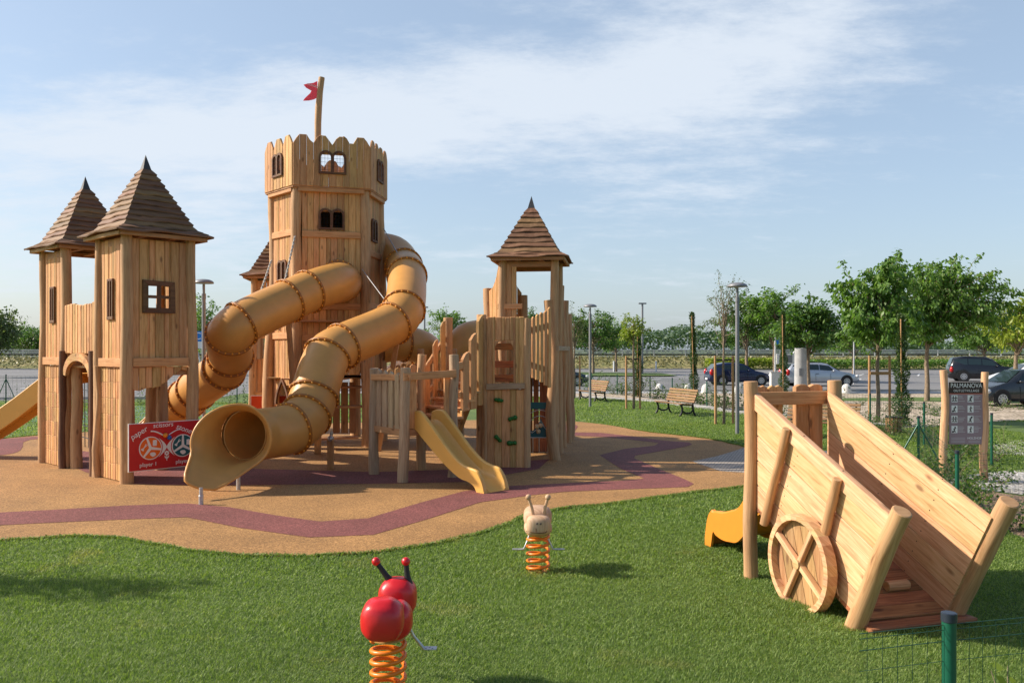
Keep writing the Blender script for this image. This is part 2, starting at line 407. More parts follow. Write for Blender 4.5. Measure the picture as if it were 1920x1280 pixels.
def asphalt():
    m, nt, b = nmat('asphalt'); L = nt.links
    tc = N(nt, 'ShaderNodeTexCoord')
    n1 = N(nt, 'ShaderNodeTexNoise', Scale=.12, Detail=8.0, Roughness=.65); L.new(tc.outputs['Object'], n1.inputs['Vector'])
    n2 = N(nt, 'ShaderNodeTexNoise', Scale=40.0, Detail=3.0); L.new(tc.outputs['Object'], n2.inputs['Vector'])
    r = ramp(nt, n1.outputs[0], [(.3, (.15, .15, .155)), (.7, (.235, .23, .23))])
    r2 = ramp(nt, n2.outputs[0], [(.3, (.8, .8, .8)), (.7, (1.15, 1.15, 1.15))])
    L.new(mixc(nt, 1.0, r.outputs[0], r2.outputs[0], 'MULTIPLY'), b.inputs['Base Color']); b.inputs['Roughness'].default_value = .85
    return m
def gravel(name, a, z, sc):
    m, nt, b = nmat(name); L = nt.links
    tc = N(nt, 'ShaderNodeTexCoord')
    v = N(nt, 'ShaderNodeTexVoronoi', Scale=sc); L.new(tc.outputs['Object'], v.inputs['Vector'])
    sp = N(nt, 'ShaderNodeSeparateColor'); L.new(v.outputs['Color'], sp.inputs[0])
    r = ramp(nt, sp.outputs[0], [(0, a), (1, z)]); d = ramp(nt, v.outputs['Distance'], [(.35, (1, 1, 1)), (.8, (.35, .33, .3))])
    n1 = N(nt, 'ShaderNodeTexNoise', Scale=.8, Detail=4.0); L.new(tc.outputs['Object'], n1.inputs['Vector'])
    r3 = ramp(nt, n1.outputs[0], [(.35, (.75, .74, .7)), (.65, (1.1, 1.1, 1.1))])
    c = mixc(nt, 1.0, mixc(nt, 1.0, r.outputs[0], d.outputs[0], 'MULTIPLY'), r3.outputs[0], 'MULTIPLY')
    L.new(c, b.inputs['Base Color']); b.inputs['Roughness'].default_value = .9
    bp = N(nt, 'ShaderNodeBump', Strength=1.0, Distance=.02, _invert=True); L.new(v.outputs[0], bp.inputs['Height']); L.new(bp.outputs[0], b.inputs['Normal'])
    return m
def pavers():
    m, nt, b = nmat('paver_blocks'); L = nt.links
    tc = N(nt, 'ShaderNodeTexCoord'); mp = N(nt, 'ShaderNodeMapping'); mp.inputs['Rotation'].default_value = (0, 0, .35)
    L.new(tc.outputs['Object'], mp.inputs['Vector'])
    br = N(nt, 'ShaderNodeTexBrick', Scale=4.0, Color1=(.50, .41, .33, 1), Color2=(.36, .30, .25, 1), Mortar=(.06, .06, .06, 1))
    br.inputs['Mortar Size'].default_value = .03; L.new(mp.outputs[0], br.inputs['Vector'])
    L.new(br.outputs[0], b.inputs['Base Color']); b.inputs['Roughness'].default_value = .85
    return m
M_LAWN = ground_mat(); M_RUB = rubber('tan_rubber', (.35, .180, .053)); M_RUBM = rubber('maroon_rubber', (.200, .055, .046))
M_RUBT = rubber('teal_rubber', (.10, .20, .15)); M_ASPH = asphalt()
M_SAND = gravel('pale_pebbles', (.50, .40, .30), (.70, .60, .48), 9); M_GRAV = gravel('white_gravel', (.46, .43, .41), (.78, .76, .73), 22)
M_DIRT = gravel('brown_path', (.34, .22, .14), (.44, .30, .20), 40); M_PAVE = pavers()
M_LINE = plain('road_paint', (.66, .66, .66), rough=.7, noise_amt=.15, nscale=3)

gr = poly_sheet('ground', [(-1800, -60), (1800, -60), (1800, 3000), (-1800, 3000)], 0.0, M_LAWN)
gpx = lambda L_: [G(a, b) for a, b in L_]
near = [(-260, 1030), (0, 1016), (150, 1005), (235, 1011), (330, 1031), (430, 1043), (560, 1045), (690, 1040), (820, 1021), (925, 995), (990, 966), (1060, 953), (1150, 946), (1290, 925), (1395, 914), (1480, 898), (1560, 880)]
far = [(1560, 862), (1470, 852), (1395, 838), (1330, 822), (1200, 809), (1155, 799), (1100, 792), (1070, 790), (940, 787), (760, 790), (500, 797), (250, 805), (80, 815), (0, 823), (-260, 850)]
RUB = gpx(near) + gpx(far)
RUBS = smooth_poly(RUB, 2)
poly_sheet('rubber_surface', RUBS, 0.012, M_RUB)
# paver path reaching the rubber surface from the right
PAV = gpx([(1298, 866), (1345, 856), (1378, 846), (1395, 840), (1500, 842), (1600, 850), (1600, 868), (1470, 880), (1395, 887), (1350, 884)])
poly_sheet('paver_path', PAV, 0.016, M_PAVE)
bands = [
 [(-200, 965), (0, 962), (100, 957), (235, 949), (350, 945), (430, 952), (520, 968), (600, 979), (690, 973), (790, 943), (870, 922), (960, 912), (1100, 905), (1170, 902), (1208, 898), (1165, 880), (1124, 854), (1172, 842), (1228, 836), (1235, 831), (1190, 826), (1135, 820), (1072, 817), (1020, 816), (1020, 798), (1080, 797), (1084, 800),
  (1076, 811), (1126, 812), (1191, 819), (1247, 827), (1292, 830), (1298, 834), (1285, 838), (1247, 845), (1191, 855), (1189, 860), (1210, 869), (1238, 881), (1285, 900), (1301, 908), (1290, 914), (1238, 916), (1154, 919), (1060, 923), (1000, 929), (900, 943), (800, 975), (700, 1004), (580, 1009), (450, 991), (350, 971), (262, 974), (120, 980), (0, 986), (-200, 992)],
]
for i, bnd in enumerate(bands):
    poly_sheet('rubber_band', gpx(bnd), 0.016, M_RUBM)
poly_sheet('rubber_band', gpx([(120, 868), (160, 886), (240, 908), (370, 911), (700, 908), (870, 905), (1010, 880), (1030, 862), (960, 866), (900, 880), (700, 886), (480, 880), (360, 868), (150, 846)]), 0.0165, M_RUBM)
poly_sheet('rubber_band', smooth_poly(gpx([(-200, 835), (0, 824), (78, 818), (92, 822), (44, 826), (42, 842), (30, 850), (0, 855), (-200, 872)]), 1), 0.0165, M_RUBM)
poly_sheet('teal_court', gpx([(38, 789), (90, 779), (250, 761), (400, 758), (470, 765), (470, 788), (300, 796), (120, 795)]), 0.010, M_RUBT)
ASPN, ASPF = 47.0, 97.0
poly_sheet('parking_asphalt', [(-14, ASPN), (150, ASPN), (150, ASPF), (-150, ASPF), (-150, 37.5), (-30, 37.5), (-14, 40)], 0.008, M_ASPH)
mb = MB()
for x0 in np.arange(-2, 60, 5.2):
    beam(mb, (x0, 60, .0125), (x0 + 3.2, 66.5, .0125), .14, .004, ch=0)
    beam(mb, (x0 + 6, 74, .0125), (x0 + 9, 80, .0125), .14, .004, ch=0)
for x0 in np.arange(-60, -8, 5.2):
    beam(mb, (x0, 50, .0125), (x0 - 1.5, 56, .0125), .14, .004, ch=0)
beam(mb, (-60, 58, .0125), (-9, 56, .0125), .14, .004, ch=0); beam(mb, (10, 69, .0125), (60, 66, .0125), .14, .004, ch=0)
tag(mb.build('parking_markings', M_LINE), kind='structure')
mb = MB()
beam(mb, (-14, 46.95, .06), (150, 46.95, .06), .18, .12)
beam(mb, (-60, 37.4, .06), (-14, 39.9, .06), .18, .12)
beam(mb, (-150, 97.1, .06), (150, 97.1, .06), .25, .14)
tag(mb.build('kerb', M_KERB), kind='structure')
poly_sheet('pavement', [(-14, 44.6), (150, 44.6), (150, 46.84), (-14, 46.84)], 0.010, M_CONC)
SAND = gpx([(1000, 743), (1130, 747), (1220, 753), (1300, 763), (1390, 775), (1500, 783), (1600, 792), (1700, 803), (1760, 800), (1830, 792), (1960, 786), (2100, 786)]) + [(60, 44.5), (0, 44.5)]
poly_sheet('pebble_bed', SAND, 0.011, M_SAND)
poly_sheet('pebble_edging', gpx([(1000, 744), (1130, 748), (1220, 754), (1300, 765), (1390, 777), (1500, 785), (1600, 794), (1700, 806), (1700, 800), (1600, 787), (1500, 779), (1390, 769), (1300, 757), (1220, 749), (1130, 744), (1000, 741)]), 0.015, M_GRAV)
poly_sheet('gravel_bed', gpx([(1760, 908), (1800, 893), (1880, 884), (2000, 876), (2100, 900), (2100, 950), (1990, 938), (1900, 926), (1840, 918)]), 0.012, M_GRAV)
poly_sheet('gravel_bed', gpx([(1850, 838), (1900, 826), (2050, 822), (2100, 850), (1960, 856), (1870, 852)]), 0.013, M_GRAV)
poly_sheet('dirt_path', gpx([(1760, 909), (1840, 920), (1900, 928), (1990, 941), (2100, 952), (2100, 1060), (1990, 1030), (1900, 1003), (1840, 975), (1780, 935)]), 0.008, M_DIRT)
poly_sheet('ground_cover', gpx([(1500, 752), (1700, 752), (1920, 757), (2100, 760), (2100, 744), (1920, 745), (1700, 745), (1500, 748)]), 0.016, M_LAWN)
poly_sheet('parking_verge', [(3.5, 72), (14, 72), (14, 80), (4, 84)], 0.10, M_LAWN)
# grass bank beyond the parking
def bank():
    m = MB(); n = 60
    for i in range(n):
        x0 = -200 + i * 400 / n; x1 = -200 + (i + 1) * 400 / n
        prof = [(98, 0.02), (101, .5), (105, 1.25), (109, 1.35), (140, 1.3)]
        for (ya, za), (yb, zb) in zip(prof, prof[1:]):
            m.add([(x0, ya, za), (x1, ya, za), (x1, yb, zb), (x0, yb, zb)], [(0, 1, 2, 3)], None, True)
    m2, nt, b = nmat('dry_bank'); L = nt.links; tc = N(nt, 'ShaderNodeTexCoord')
    n1 = N(nt, 'ShaderNodeTexNoise', Scale=.35, Detail=7.0, Roughness=.7); L.new(tc.outputs['Object'], n1.inputs['Vector'])
    r = ramp(nt, n1.outputs[0], [(.35, (.10, .13, .035)), (.5, (.26, .24, .09)), (.7, (.38, .31, .16))]); L.new(r.outputs[0], b.inputs['Base Color'])
    b.inputs['Roughness'].default_value = .95
    return tag(m.build('grass_bank', m2), kind='structure')
bank()

# lawn blades: one mass of grass
def grass_field():
    Q = []
    def scatter(x0, x1, y0, y1, dens, w, h, extra=None):
        n = int((x1 - x0) * (y1 - y0) * dens); x = rng.uniform(x0, x1, n); y = rng.uniform(y0, y1, n)
        ok = (np.abs(x) < y * .64 + .3) & ~inpoly(x, y, RUBS) & ~inpoly(x, y, SAND)
        ok &= ~inpoly(x, y, PAV) & ~inpoly(x, y, gpx([(1760, 908), (1800, 893), (1880, 884), (2100, 900), (2100, 1060), (1990, 1030), (1900, 1003), (1840, 975), (1780, 935)]))
        if extra: ok &= extra(x, y)
        x = x[ok]; y = y[ok]; n = len(x)
        a = rng.uniform(0, 2 * np.pi, n); le = rng.uniform(.15, 1.3, n) * h * .9; hh = h * rng.uniform(.5, 1.1, n)
        pat = np.sin(x * 1.7 + np.sin(y * 2.1)) * np.sin(y * 1.3 + 1) * .18 + 1 + .12 * np.sin(x * 5.1 + 2 * np.sin(y * 3.7)) * np.sin(y * 4.3); hh *= pat
        d = np.stack([np.cos(a), np.sin(a), 0 * a], 1); s = np.stack([-np.sin(a), np.cos(a), 0 * a], 1) * (w * rng.uniform(.6, 1.3, n))[:, None]
        p = np.stack([x, y, 0 * x + .002], 1); m = p + d * (le * .35)[:, None]; m[:, 2] = hh * .6
        t = p + d * le[:, None]; t[:, 2] = hh
        q = np.empty((n, 4, 3)); q[:, 0] = p + s; q[:, 1] = m - s * .9; q[:, 2] = t; q[:, 3] = m + s * .95
        q[:, 0] = p; Q.append(q.reshape(-1, 3))
    scatter(-4.6, 4.6, 5.2, 6.6, 11500, .0024, .035)
    scatter(-5.6, 5.6, 6.6, 8.5, 7800, .0032, .035)
    scatter(-7.2, 7.4, 8.5, 11.2, 5000, .0043, .036)
    scatter(-1.0, 9.0, 11.2, 15.0, 2200, .006, .042)
    scatter(0, 14.0, 15.0, 27.0, 700, .010, .045)
    scatter(0, 24, 27, 44, 220, .016, .05)
    scatter(-26, -3, 21, 37, 200, .015, .05)
    e = np.array(RUBS); e2 = np.roll(e, -1, 0); ln = np.hypot(*(e2 - e).T); ok = (e[:, 1] < 24); e = e[ok]; e2 = e2[ok]; ln = ln[ok]
    k = rng.choice(len(e), 26000, p=ln / ln.sum()); t = rng.random(26000)[:, None]; p = e[k] * (1 - t) + e2[k] * t + rng.normal(0, 1, (26000, 2)) * .022 + .018 * np.sin(p_ := (e[k] * (1 - t) + e2[k] * t) * 9)[:, ::-1]
    n = len(p); a = rng.uniform(0, 6.28, n); s = np.stack([-np.sin(a), np.cos(a), 0 * a], 1) * .005; hh = rng.uniform(.012, .040, n); b0 = np.column_stack([p, np.full(n, .012)]); d = np.stack([np.cos(a), np.sin(a), 0 * a], 1)
    q = np.empty((n, 4, 3)); m_ = b0 + d * .012; m_[:, 2] += hh * .6; tp_ = b0 + d * .035; tp_[:, 2] += hh; q[:, 0] = b0; q[:, 1] = m_ - s; q[:, 2] = tp_; q[:, 3] = m_ + s; Q.append(q.reshape(-1, 3))
    return tag(np_mesh('lawn_grass', np.concatenate(Q), 4, L_GRASS), 'mown green lawn grass around the rubber playground surface', 'grass', kind='stuff')
grass_field()
# ------------------------------------------------------------------ timber helpers
def planks(mb, A, B, z0, z1, pw=.12, t=.028, out=0.0, top=None, bot=None, holes=(), gap=.009, seed=0, ch=.010, jitter=.012, grooves=False):
    """vertical planks from A to B (2-D points), faces towards the left-hand side's opposite (outward = right of A->B)"""
    rd = random.Random(seed); A = Vector((A[0], A[1], 0)); B = Vector((B[0], B[1], 0)); d = B - A; Ln = d.length; d.normalize()
    n = Vector((d.y, -d.x, 0)); k = max(1, round(Ln / pw)); cuts = [0.0]
    for i in range(k - 1): cuts.append((i + 1) * Ln / k + rd.uniform(-.18, .18) * pw)
    cuts.append(Ln); top = top or (lambda s: z1); bot = bot or (lambda s: z0)
    for i in range(k):
        s0, s1 = cuts[i] + gap / 2, cuts[i + 1] - gap / 2; j = rd.uniform(-jitter, jitter); j2 = rd.uniform(-jitter, jitter); off = rd.uniform(-.003, .004)
        edges = [s0, s1]
        for h in holes:
            for e in (h[0], h[1]):
                if s0 + .004 < e < s1 - .004: edges.append(e)
        edges = sorted(edges)
        for a, b in zip(edges, edges[1:]):
            mid = (a + b) / 2; segs = [(None, None)]
            for h in holes:
                if h[0] < mid < h[1]: segs = [(None, h[2]), (h[3], None)]
            for lo, hi in segs:
                zb0 = bot(a) + j2 if lo is None else lo; zb1 = bot(b) + j2 if lo is None else lo
                zt0 = top(a) + j if hi is None else hi; zt1 = top(b) + j if hi is None else hi
                if grooves:
                    z = zb0; row = 0
                    while z < zt0 - .02:
                        row += 1; zz = min(zt0, zb0 + row * .285 + rd.uniform(-.012, .012)); zz = zt0 if zt0 - zz < .1 else zz
                        prism(mb, [(a, z + .003), (b, z + .003), (b, zz), (a, zz)], A, d, (0, 0, 1), n, t + off, 'z', .005); z = zz
                    continue
                pts = [(a, zb0), (b, zb1), (b, zt1)]
                tm = top(mid) + j if hi is None else hi
                if abs(tm - (zt0 + zt1) / 2) > .01: pts.append((mid, tm))
                pts.append((a, zt0))
                prism(mb, pts, A + n * (out + off), d, (0, 0, 1), n, t, 'z', ch)
def hboard(mb, A, B, z, h=.13, t=.035, out=0.03, ch=.006):
    A = Vector((A[0], A[1], z)); B = Vector((B[0], B[1], z)); d = (B - A).normalized(); n = Vector((d.y, -d.x, 0)); L_ = (B - A).length
    prism(mb, [(0, -h / 2), (L_, -h / 2), (L_, h / 2), (0, h / 2)], A + n * out, d, (0, 0, 1), n, t, 'x', ch)
def wall_frame(A, B):
    A = Vector((A[0], A[1], 0)); B = Vector((B[0], B[1], 0)); d = (B - A).normalized(); return A, d, Vector((d.y, -d.x, 0)), (B - A).length
def lerp2(A, B, t): return (A[0] + (B[0] - A[0]) * t, A[1] + (B[1] - A[1]) * t)

def square_window(par, A, B, s, z, w, h, t=.045, out=.03, skew=0.0):
    """four-light window frame with cross bars"""
    O, d, n, L_ = wall_frame(A, B); O = O + d * s + Vector((0, 0, z)) + n * out; f = w * .17
    m = MB()
    for pts in ([(-w/2, -h/2), (w/2, -h/2 + .01), (w/2 - f, -h/2 + f), (-w/2 + f, -h/2 + f)], [(w/2, -h/2 + .01), (w/2 - .01, h/2 - skew), (w/2 - f, h/2 - f), (w/2 - f, -h/2 + f)],
                [(w/2 - .01, h/2 - skew), (-w/2, h/2), (-w/2 + f, h/2 - f), (w/2 - f, h/2 - f)], [(-w/2, h/2), (-w/2, -h/2), (-w/2 + f, -h/2 + f), (-w/2 + f, h/2 - f)]):
        prism(m, pts, O, d, (0, 0, 1), n, t, 'x', .006)
    prism(m, [(-w/2 + f, -f*.27), (w/2 - f, -f*.27), (w/2 - f, f*.27), (-w/2 + f, f*.27)], O, d, (0, 0, 1), n, t * .7, 'x')
    prism(m, [(-f*.35, -h/2 + f), (f*.35, -h/2 + f), (f*.35, h/2 - f), (-f*.35, h/2 - f)], O, d, (0, 0, 1), n, t * .6, 'z')
    return m.build('window_frame', W_BROWN, par)
def slit_window(par, A, B, s, z, w, h, out=.03):
    O, d, n, L_ = wall_frame(A, B); O = O + d * s + Vector((0, 0, z)) + n * out; f = .045; m = MB()
    for x0, x1, z0, z1 in ((-w/2, w/2, h/2 - f, h/2), (-w/2 - .01, w/2 + .01, -h/2, -h/2 + f * 1.3), (-w/2, -w/2 + f, -h/2 + f*1.3, h/2 - f), (w/2 - f, w/2, -h/2 + f*1.3, h/2 - f), (-.018, .018, -h/2 + f*1.3, h/2 - f)):
        prism(m, [(x0, z0), (x1, z0), (x1, z1), (x0, z1)], O, d, (0, 0, 1), n, .05, 'z', .006)
    return m.build('window_frame', W_BROWN, par)
def arch_window(par, A, B, s, z, w, h, out=.03, grille=True):
    """twin round-headed window"""
    O, d, n, L_ = wall_frame(A, B); O = O + d * s + Vector((0, 0, z)) + n * out; m = MB(); f = .05; hw = w / 2
    for side in (-1, 1):
        c = side * (hw / 2 - f * .18); a = hw / 2 + f * .18; sp = h / 2 - a      # spring line
        outer = [(c - a, -h/2), (c - a, sp)] + [(c + a * math.cos(t), sp + a * math.sin(t)) for t in [math.pi * (1 - k / 10) for k in range(1, 10)]] + [(c + a, sp), (c + a, -h/2)]
        b = a - f
        inner = [(c - b, -h/2 + f), (c - b, sp)] + [(c + b * math.cos(t), sp + b * math.sin(t)) for t in [math.pi * (1 - k / 10) for k in range(1, 10)]] + [(c + b, sp), (c + b, -h/2 + f)]
        k = len(outer); th = .05 + (.004 if side > 0 else 0)
        for i in range(k):
            j = (i + 1) % k
            prism(m, [outer[i], outer[j], inner[j], inner[i]], O, d, (0, 0, 1), n, th, 'x')
    fr = m.build('window_frame', W_BROWN, par)
    if grille:
        g = MB()
        for i in range(1, 9):
            x = -hw + w * i / 9; 
            if abs(x) > .03: tube(g, [O + d * x + Vector((0, 0, -h/2 + f)), O + d * x + Vector((0, 0, h/2 - f * 1.5))], .003, 4, False)
        for i in range(1, 6):
            zz = -h/2 + h * i / 6; tube(g, [O - d * (hw - f) + Vector((0, 0, zz)), O + d * (hw - f) + Vector((0, 0, zz))], .003, 4, False)
        g.build('grille', M_IRON, fr)
    return fr
def arch_fill(mb, A, B, s0, s1, z0, z1, t=.03, out=0.0, pw=.12, seed=0, pointed=False, side=.0):
    """planks above an arched opening between s0 and s1 (opening springs from z0, crown z1)"""
    pass

def roof(par, center, u, v, half, z0, hgt, courses=14, name='roof'):
    c = Vector((center[0], center[1], 0)); u = Vector((u[0], u[1], 0)); v = Vector((v[0], v[1], 0)); m = MB(); rd = random.Random(int(abs(center[0]) * 100))
    # profile: (height, half width); the lowest courses flare out
    prof = []
    top_in = .05
    for i in range(courses + 1):
        t = i / courses
        if i <= 3: hh = hgt * (.03 * i); ww = half * (1 - .085 * i)
        else:
            q = (i - 3) / (courses - 3); hh = hgt * (.09 + .86 * q); ww = half * .745 * (1 - q) + top_in * q
        prof.append((hh, ww))
    for i in range(courses):
        (h0, w0), (h1, w1) = prof[i], prof[i + 1]
        for k in range(4):
            a, b = ((u, v), (v, -u), (-u, -v), (-v, u))[k]
            K = 8; vs = []; fs = []; uv = []; lift = .030
            ph = rd.uniform(0, 9); dz = rd.uniform(-.008, .008)
            o0, o1 = w0 + .046, w1 - .004
            for j in range(K + 1):
                s = -1 + 2 * j / K; wav = (math.sin(s * 3.3 + ph) * .016 + math.sin(s * 7.1 + ph * 2) * .009) * (w0 / half + .2) * (1 - s ** 6) + dz
                ring = [c + a * o1 + b * (s * o1) + Vector((0, 0, z0 + h1 + .03)), c + a * (o0) + b * (s * o0) + Vector((0, 0, z0 + h0 + .010 + wav)),
                        c + a * (o0 - .006) + b * (s * (o0 - .006)) + Vector((0, 0, z0 + h0 - .012 + wav)), c + a * (w0 - .03) + b * (s * (w0 - .03)) + Vector((0, 0, z0 + h0 + .012))]
                vs += ring
            for j in range(K):
                for q in range(4):
                    q2 = (q + 1) % 4; fs.append((j * 4 + q, j * 4 + q2, (j + 1) * 4 + q2, (j + 1) * 4 + q))
                    x0 = (-1 + 2 * j / K) * w0; x1 = (-1 + 2 * (j + 1) / K) * w0; vv = [0, .1, .13, .2][q]; v2 = [0, .1, .13, .2][q2]
                    uv.append([(x0, vv), (x0, v2), (x1, v2), (x1, vv)])
            fs += [(0, 3, 2, 1), (K * 4, K * 4 + 1, K * 4 + 2, K * 4 + 3)]; uv += [[(0, 0)] * 4] * 2
            m.add(vs, fs, uv, False)
    rf = m.build(name, W_ROOF, par)
    s = MB(); w = half - .03
    for sgn in (0, 1):
        zz = z0 - .045; p = [c + (u * x + v * y) * w + Vector((0, 0, zz)) for x, y in ((-1, -1), (1, -1), (1, 1), (-1, 1))]
    for k in range(4):
        beam(s, p[k] * .97 + (c + Vector((0, 0, zz))) * .03, p[(k + 1) % 4] * .97 + (c + Vector((0, 0, zz))) * .03, .05, .07)
    for q in (-.33, .33):
        beam(s, c + u * q * w - v * w * .9 + Vector((0, 0, zz)), c + u * q * w + v * w * .9 + Vector((0, 0, zz)), .1, .03)
    s.build('eave_boards', W_DARKP, rf)
    f = MB(); zt = z0 + hgt * .95
    sp = [c + (u * x + v * y) * .072 + Vector((0, 0, zt + .0)) for x, y in ((-1, -1), (1, -1), (1, 1), (-1, 1))]
    f.add(sp + [c + Vector((0, 0, zt + .27))], [(0, 1, 4), (1, 2, 4), (2, 3, 4), (3, 0, 4), (3, 2, 1, 0)])
    f.build('finial', plain_cached('finial_sheet', (.045, .045, .05)), rf)
    return rf
_pc = {}
def plain_cached(n, c, **k):
    if n not in _pc: _pc[n] = plain(n, c, rough=.6, **k)
    return _pc[n]

# ------------------------------------------------------------------ wall line of the two front turrets
U = Vector((.69, .724, 0)).normalized(); V = Vector((-.731, .682, 0)).normalized()
B0 = Vector((-6.60, 14.62, 0)); S1 = 1.15
def turret_posts(par, O, u, v, s, ztop, r=.10, tops=None, mat=None):
    for i, (a, b) in enumerate(((0, 0), (1, 0), (1, 1), (0, 1))):
        p = O + u * (a * s) + v * (b * s); m = MB()
        log(m, (p.x, p.y, -.02), (p.x, p.y, tops[i] if tops else ztop), r * 1.12, r * .92, bend=.035, seed=p.x * 3.1 + p.y)
        m.build('post', mat or W_LOG, par)
def pt(O, d, s): q = O + d * s; return (q.x, q.y)

def front_turret(O, label, loc, near=True):
    t = thing('turret', label, 'play tower', (loc.x, loc.y, 0), 'turrets with boarded pyramid roofs')
    turret_posts(t, O, U, V, S1, 4.27)
    a = .08
    # left-front face: from the far post to the near one (outward = towards the camera-left)
    A, B = pt(O + V * S1, -V, .1), pt(O, V, .1)
    L_ = (Vector(A) - Vector(B)).length; sw = L_ * .48
    m = MB(); planks(m, A, B, 2.03, 4.24, pw=.15, holes=[(sw - .10, sw + .10, 2.86, 3.50)], seed=3 if near else 4, jitter=.004)
    m.build('wall_planks', W_PLANK, t)
    slit_window(t, A, B, sw, 3.18, .24, .72)
    m = MB(); hboard(m, A, B, 2.07, .15, .05, .045); m.build('rail', W_PLANK, t)
    m = MB(); planks(m, A, B, .02, 1.98, pw=.11, grooves=True, gap=.016, seed=5 if near else 6, jitter=.002, t=.05, out=.02); m.build('block_carved_planks', W_PLANK, t)
    # right-front face
    A, B = pt(O, U, .08), pt(O + U * S1, -U, .08)
    L_ = S1 - .16; wc = L_ * .47
    def skirt(s):
        q = s / L_; return 1.60 + .05 * q + .30 * max(0, min(1, (q - .42) / .5)) ** 1.2 + .025 * math.sin(s * 37)
    m = MB(); planks(m, A, B, 2.10, 4.22, pw=.135, holes=[(wc - .19, wc + .19, 3.03, 3.41)] if near else (), seed=8, jitter=.004, gap=.007)
    (m.build('wall_planks', W_PLANK, t) if near else None)
    if near: square_window(t, A, B, wc, 3.22, .58, .58, skew=.02)
    m = MB(); hboard(m, A, B, 2.08, .15, .05, .045); m.build('rail', W_PLANK, t)
    if near:
        m = MB(); planks(m, A, B, 1.7, 2.0, pw=.125, bot=skirt, seed=9, jitter=.015); m.build('skirt_planks', W_PLANK, t)
    # back faces
    A, B = pt(O + U * S1, V, .1), pt(O + (U + V) * S1, -V, .1)
    m = MB(); planks(m, A, B, 2.03, 2.75 if not near else 4.2, pw=.14, seed=11, holes=[(.30, .68, 2.95, 3.5)] if near else ()); m.build('wall_planks', W_PLANK, t)
    if not near:
        A, B = pt(O + (U + V) * S1, -U, .1), pt(O + V * S1, U, .1)
        m = MB(); planks(m, A, B, 2.03, 3.2, pw=.14, seed=13); m.build('wall_planks', W_PLANK, t)
    m = MB()
    for i in range(8):
        q = .03 + (S1 - .06) * i / 8; beam(m, O + U * (q + .065) + V * .03 + Vector((0, 0, 1.96)), O + U * (q + .065) + V * (S1 - .03) + Vector((0, 0, 1.96)), .035, .13, up=U)
    for q in (.02, S1 - .02):
        beam(m, O + V * max(.08, q) + Vector((0, 0, 1.89)), O + V * max(.08, q) + U * S1 + Vector((0, 0, 1.89)), .07, .10)
        beam(m, O + U * q + Vector((0, 0, 4.17)), O + U * q + V * S1 + Vector((0, 0, 4.17)), .07, .12)
    m.build('deck', W_DARKP, t)
    cc = O + (U + V) * (S1 / 2)
    roof(t, (cc.x, cc.y), U, V, .82, 4.32, 1.29)
    return t
OA, OB = B0, B0 + V * 2.80
t1 = front_turret(OA, 'tall wooden turret with four-pane square window, behind the red game panel', OA, True)
t2 = front_turret(OB, 'wooden turret at the left end beyond the arched doorway, yellow open slide behind', OB, False)
# small lookout slots board at the near turret's corner
# gatehouse between the two turrets
gt = thing('gateway', 'plank parapet over arched doorway between the two front turrets', 'gate', (OA + V * 2.0)[:])
A, B = pt(OB, -V, .08), pt(OA, V, S1 + .08)
m = MB(); planks(m, A, B, 2.22, 3.17, pw=.13, t=.04, out=.03, seed=21, jitter=.008, ch=.012, top=lambda s: 3.15 + .02 * math.sin(s * 5)); m.build('parapet_planks', W_PLANK, gt)
def onv(s, z=0, o=0): q = OA + V * s + Vector((V.y, -V.x, 0)) * (-o); return Vector((q.x, q.y, z))
WN = Vector((-.682, -.731, 0))
for s in (1.27, 2.74):
    m = MB(); p = OA + V * s + WN * .07
    log(m, (p.x, p.y, -.02), (p.x, p.y, 2.27), .075, .07, bend=.012, seed=s * 9); m.build('door_post', W_BROWN, gt)
for s in (2.58,):
    m = MB(); p = OA + V * s - WN * .12
    log(m, (p.x, p.y, -.02), (p.x, p.y, 2.05), .11, .10, bend=.03, seed=s * 7); m.build('door_post', W_LOG, gt)
m = MB(); pts = []
w = 1.36; n = 16
outer = [(w / 2 * math.cos(math.pi * k / n), 1.82 + .42 * math.sin(math.pi * k / n)) for k in range(n + 1)]
inner = [((w / 2 - .13) * math.cos(math.pi * k / n), 1.80 + .29 * math.sin(math.pi * k / n)) for k in range(n + 1)]
cc = OA + V * 2.0 + WN * .06
for k in range(n): prism(m, [outer[k], outer[k + 1], inner[k + 1], inner[k]], (cc.x, cc.y, 0), -V, (0, 0, 1), WN, .07, 'x')
m.build('arch_lintel', W_PLANK, gt)
m = MB()
for s in (1.10,): log(m, OA + V * s + WN * .06, OA + V * s + WN * .05 + Vector((0, 0, 2.0)), .07, .06, bend=.05, seed=3)
m.build('half_log', W_LOG, gt)
m = MB(); beam(m, OA + V * 1.2 + U * .5 + Vector((0, 0, 1.86)), OA + V * 2.75 + U * .5 + Vector((0, 0, 1.86)), .07, .16)
for i in range(7): beam(m, OA + V * 1.2 + U * (.1 + i * .15) + Vector((0, 0, 1.97)), OA + V * 2.75 + U * (.1 + i * .15) + Vector((0, 0, 1.97)), .035, .14, up=U)
planks(m, pt(OA + V * 1.25 + U * 1.1, U, 0), pt(OA + V * 2.7 + U * 1.1, U, 0), 2.0, 2.9, pw=.13, seed=4)
m.build('bridge_deck', W_DARKP, gt)
for s in (1.5, 2.5):
    m = MB(); p = OA + V * s + U * 1.1; log(m, p, p + Vector((0, 0, 2.9)), .11, .1, seed=s); m.build('post', W_LOG, gt)

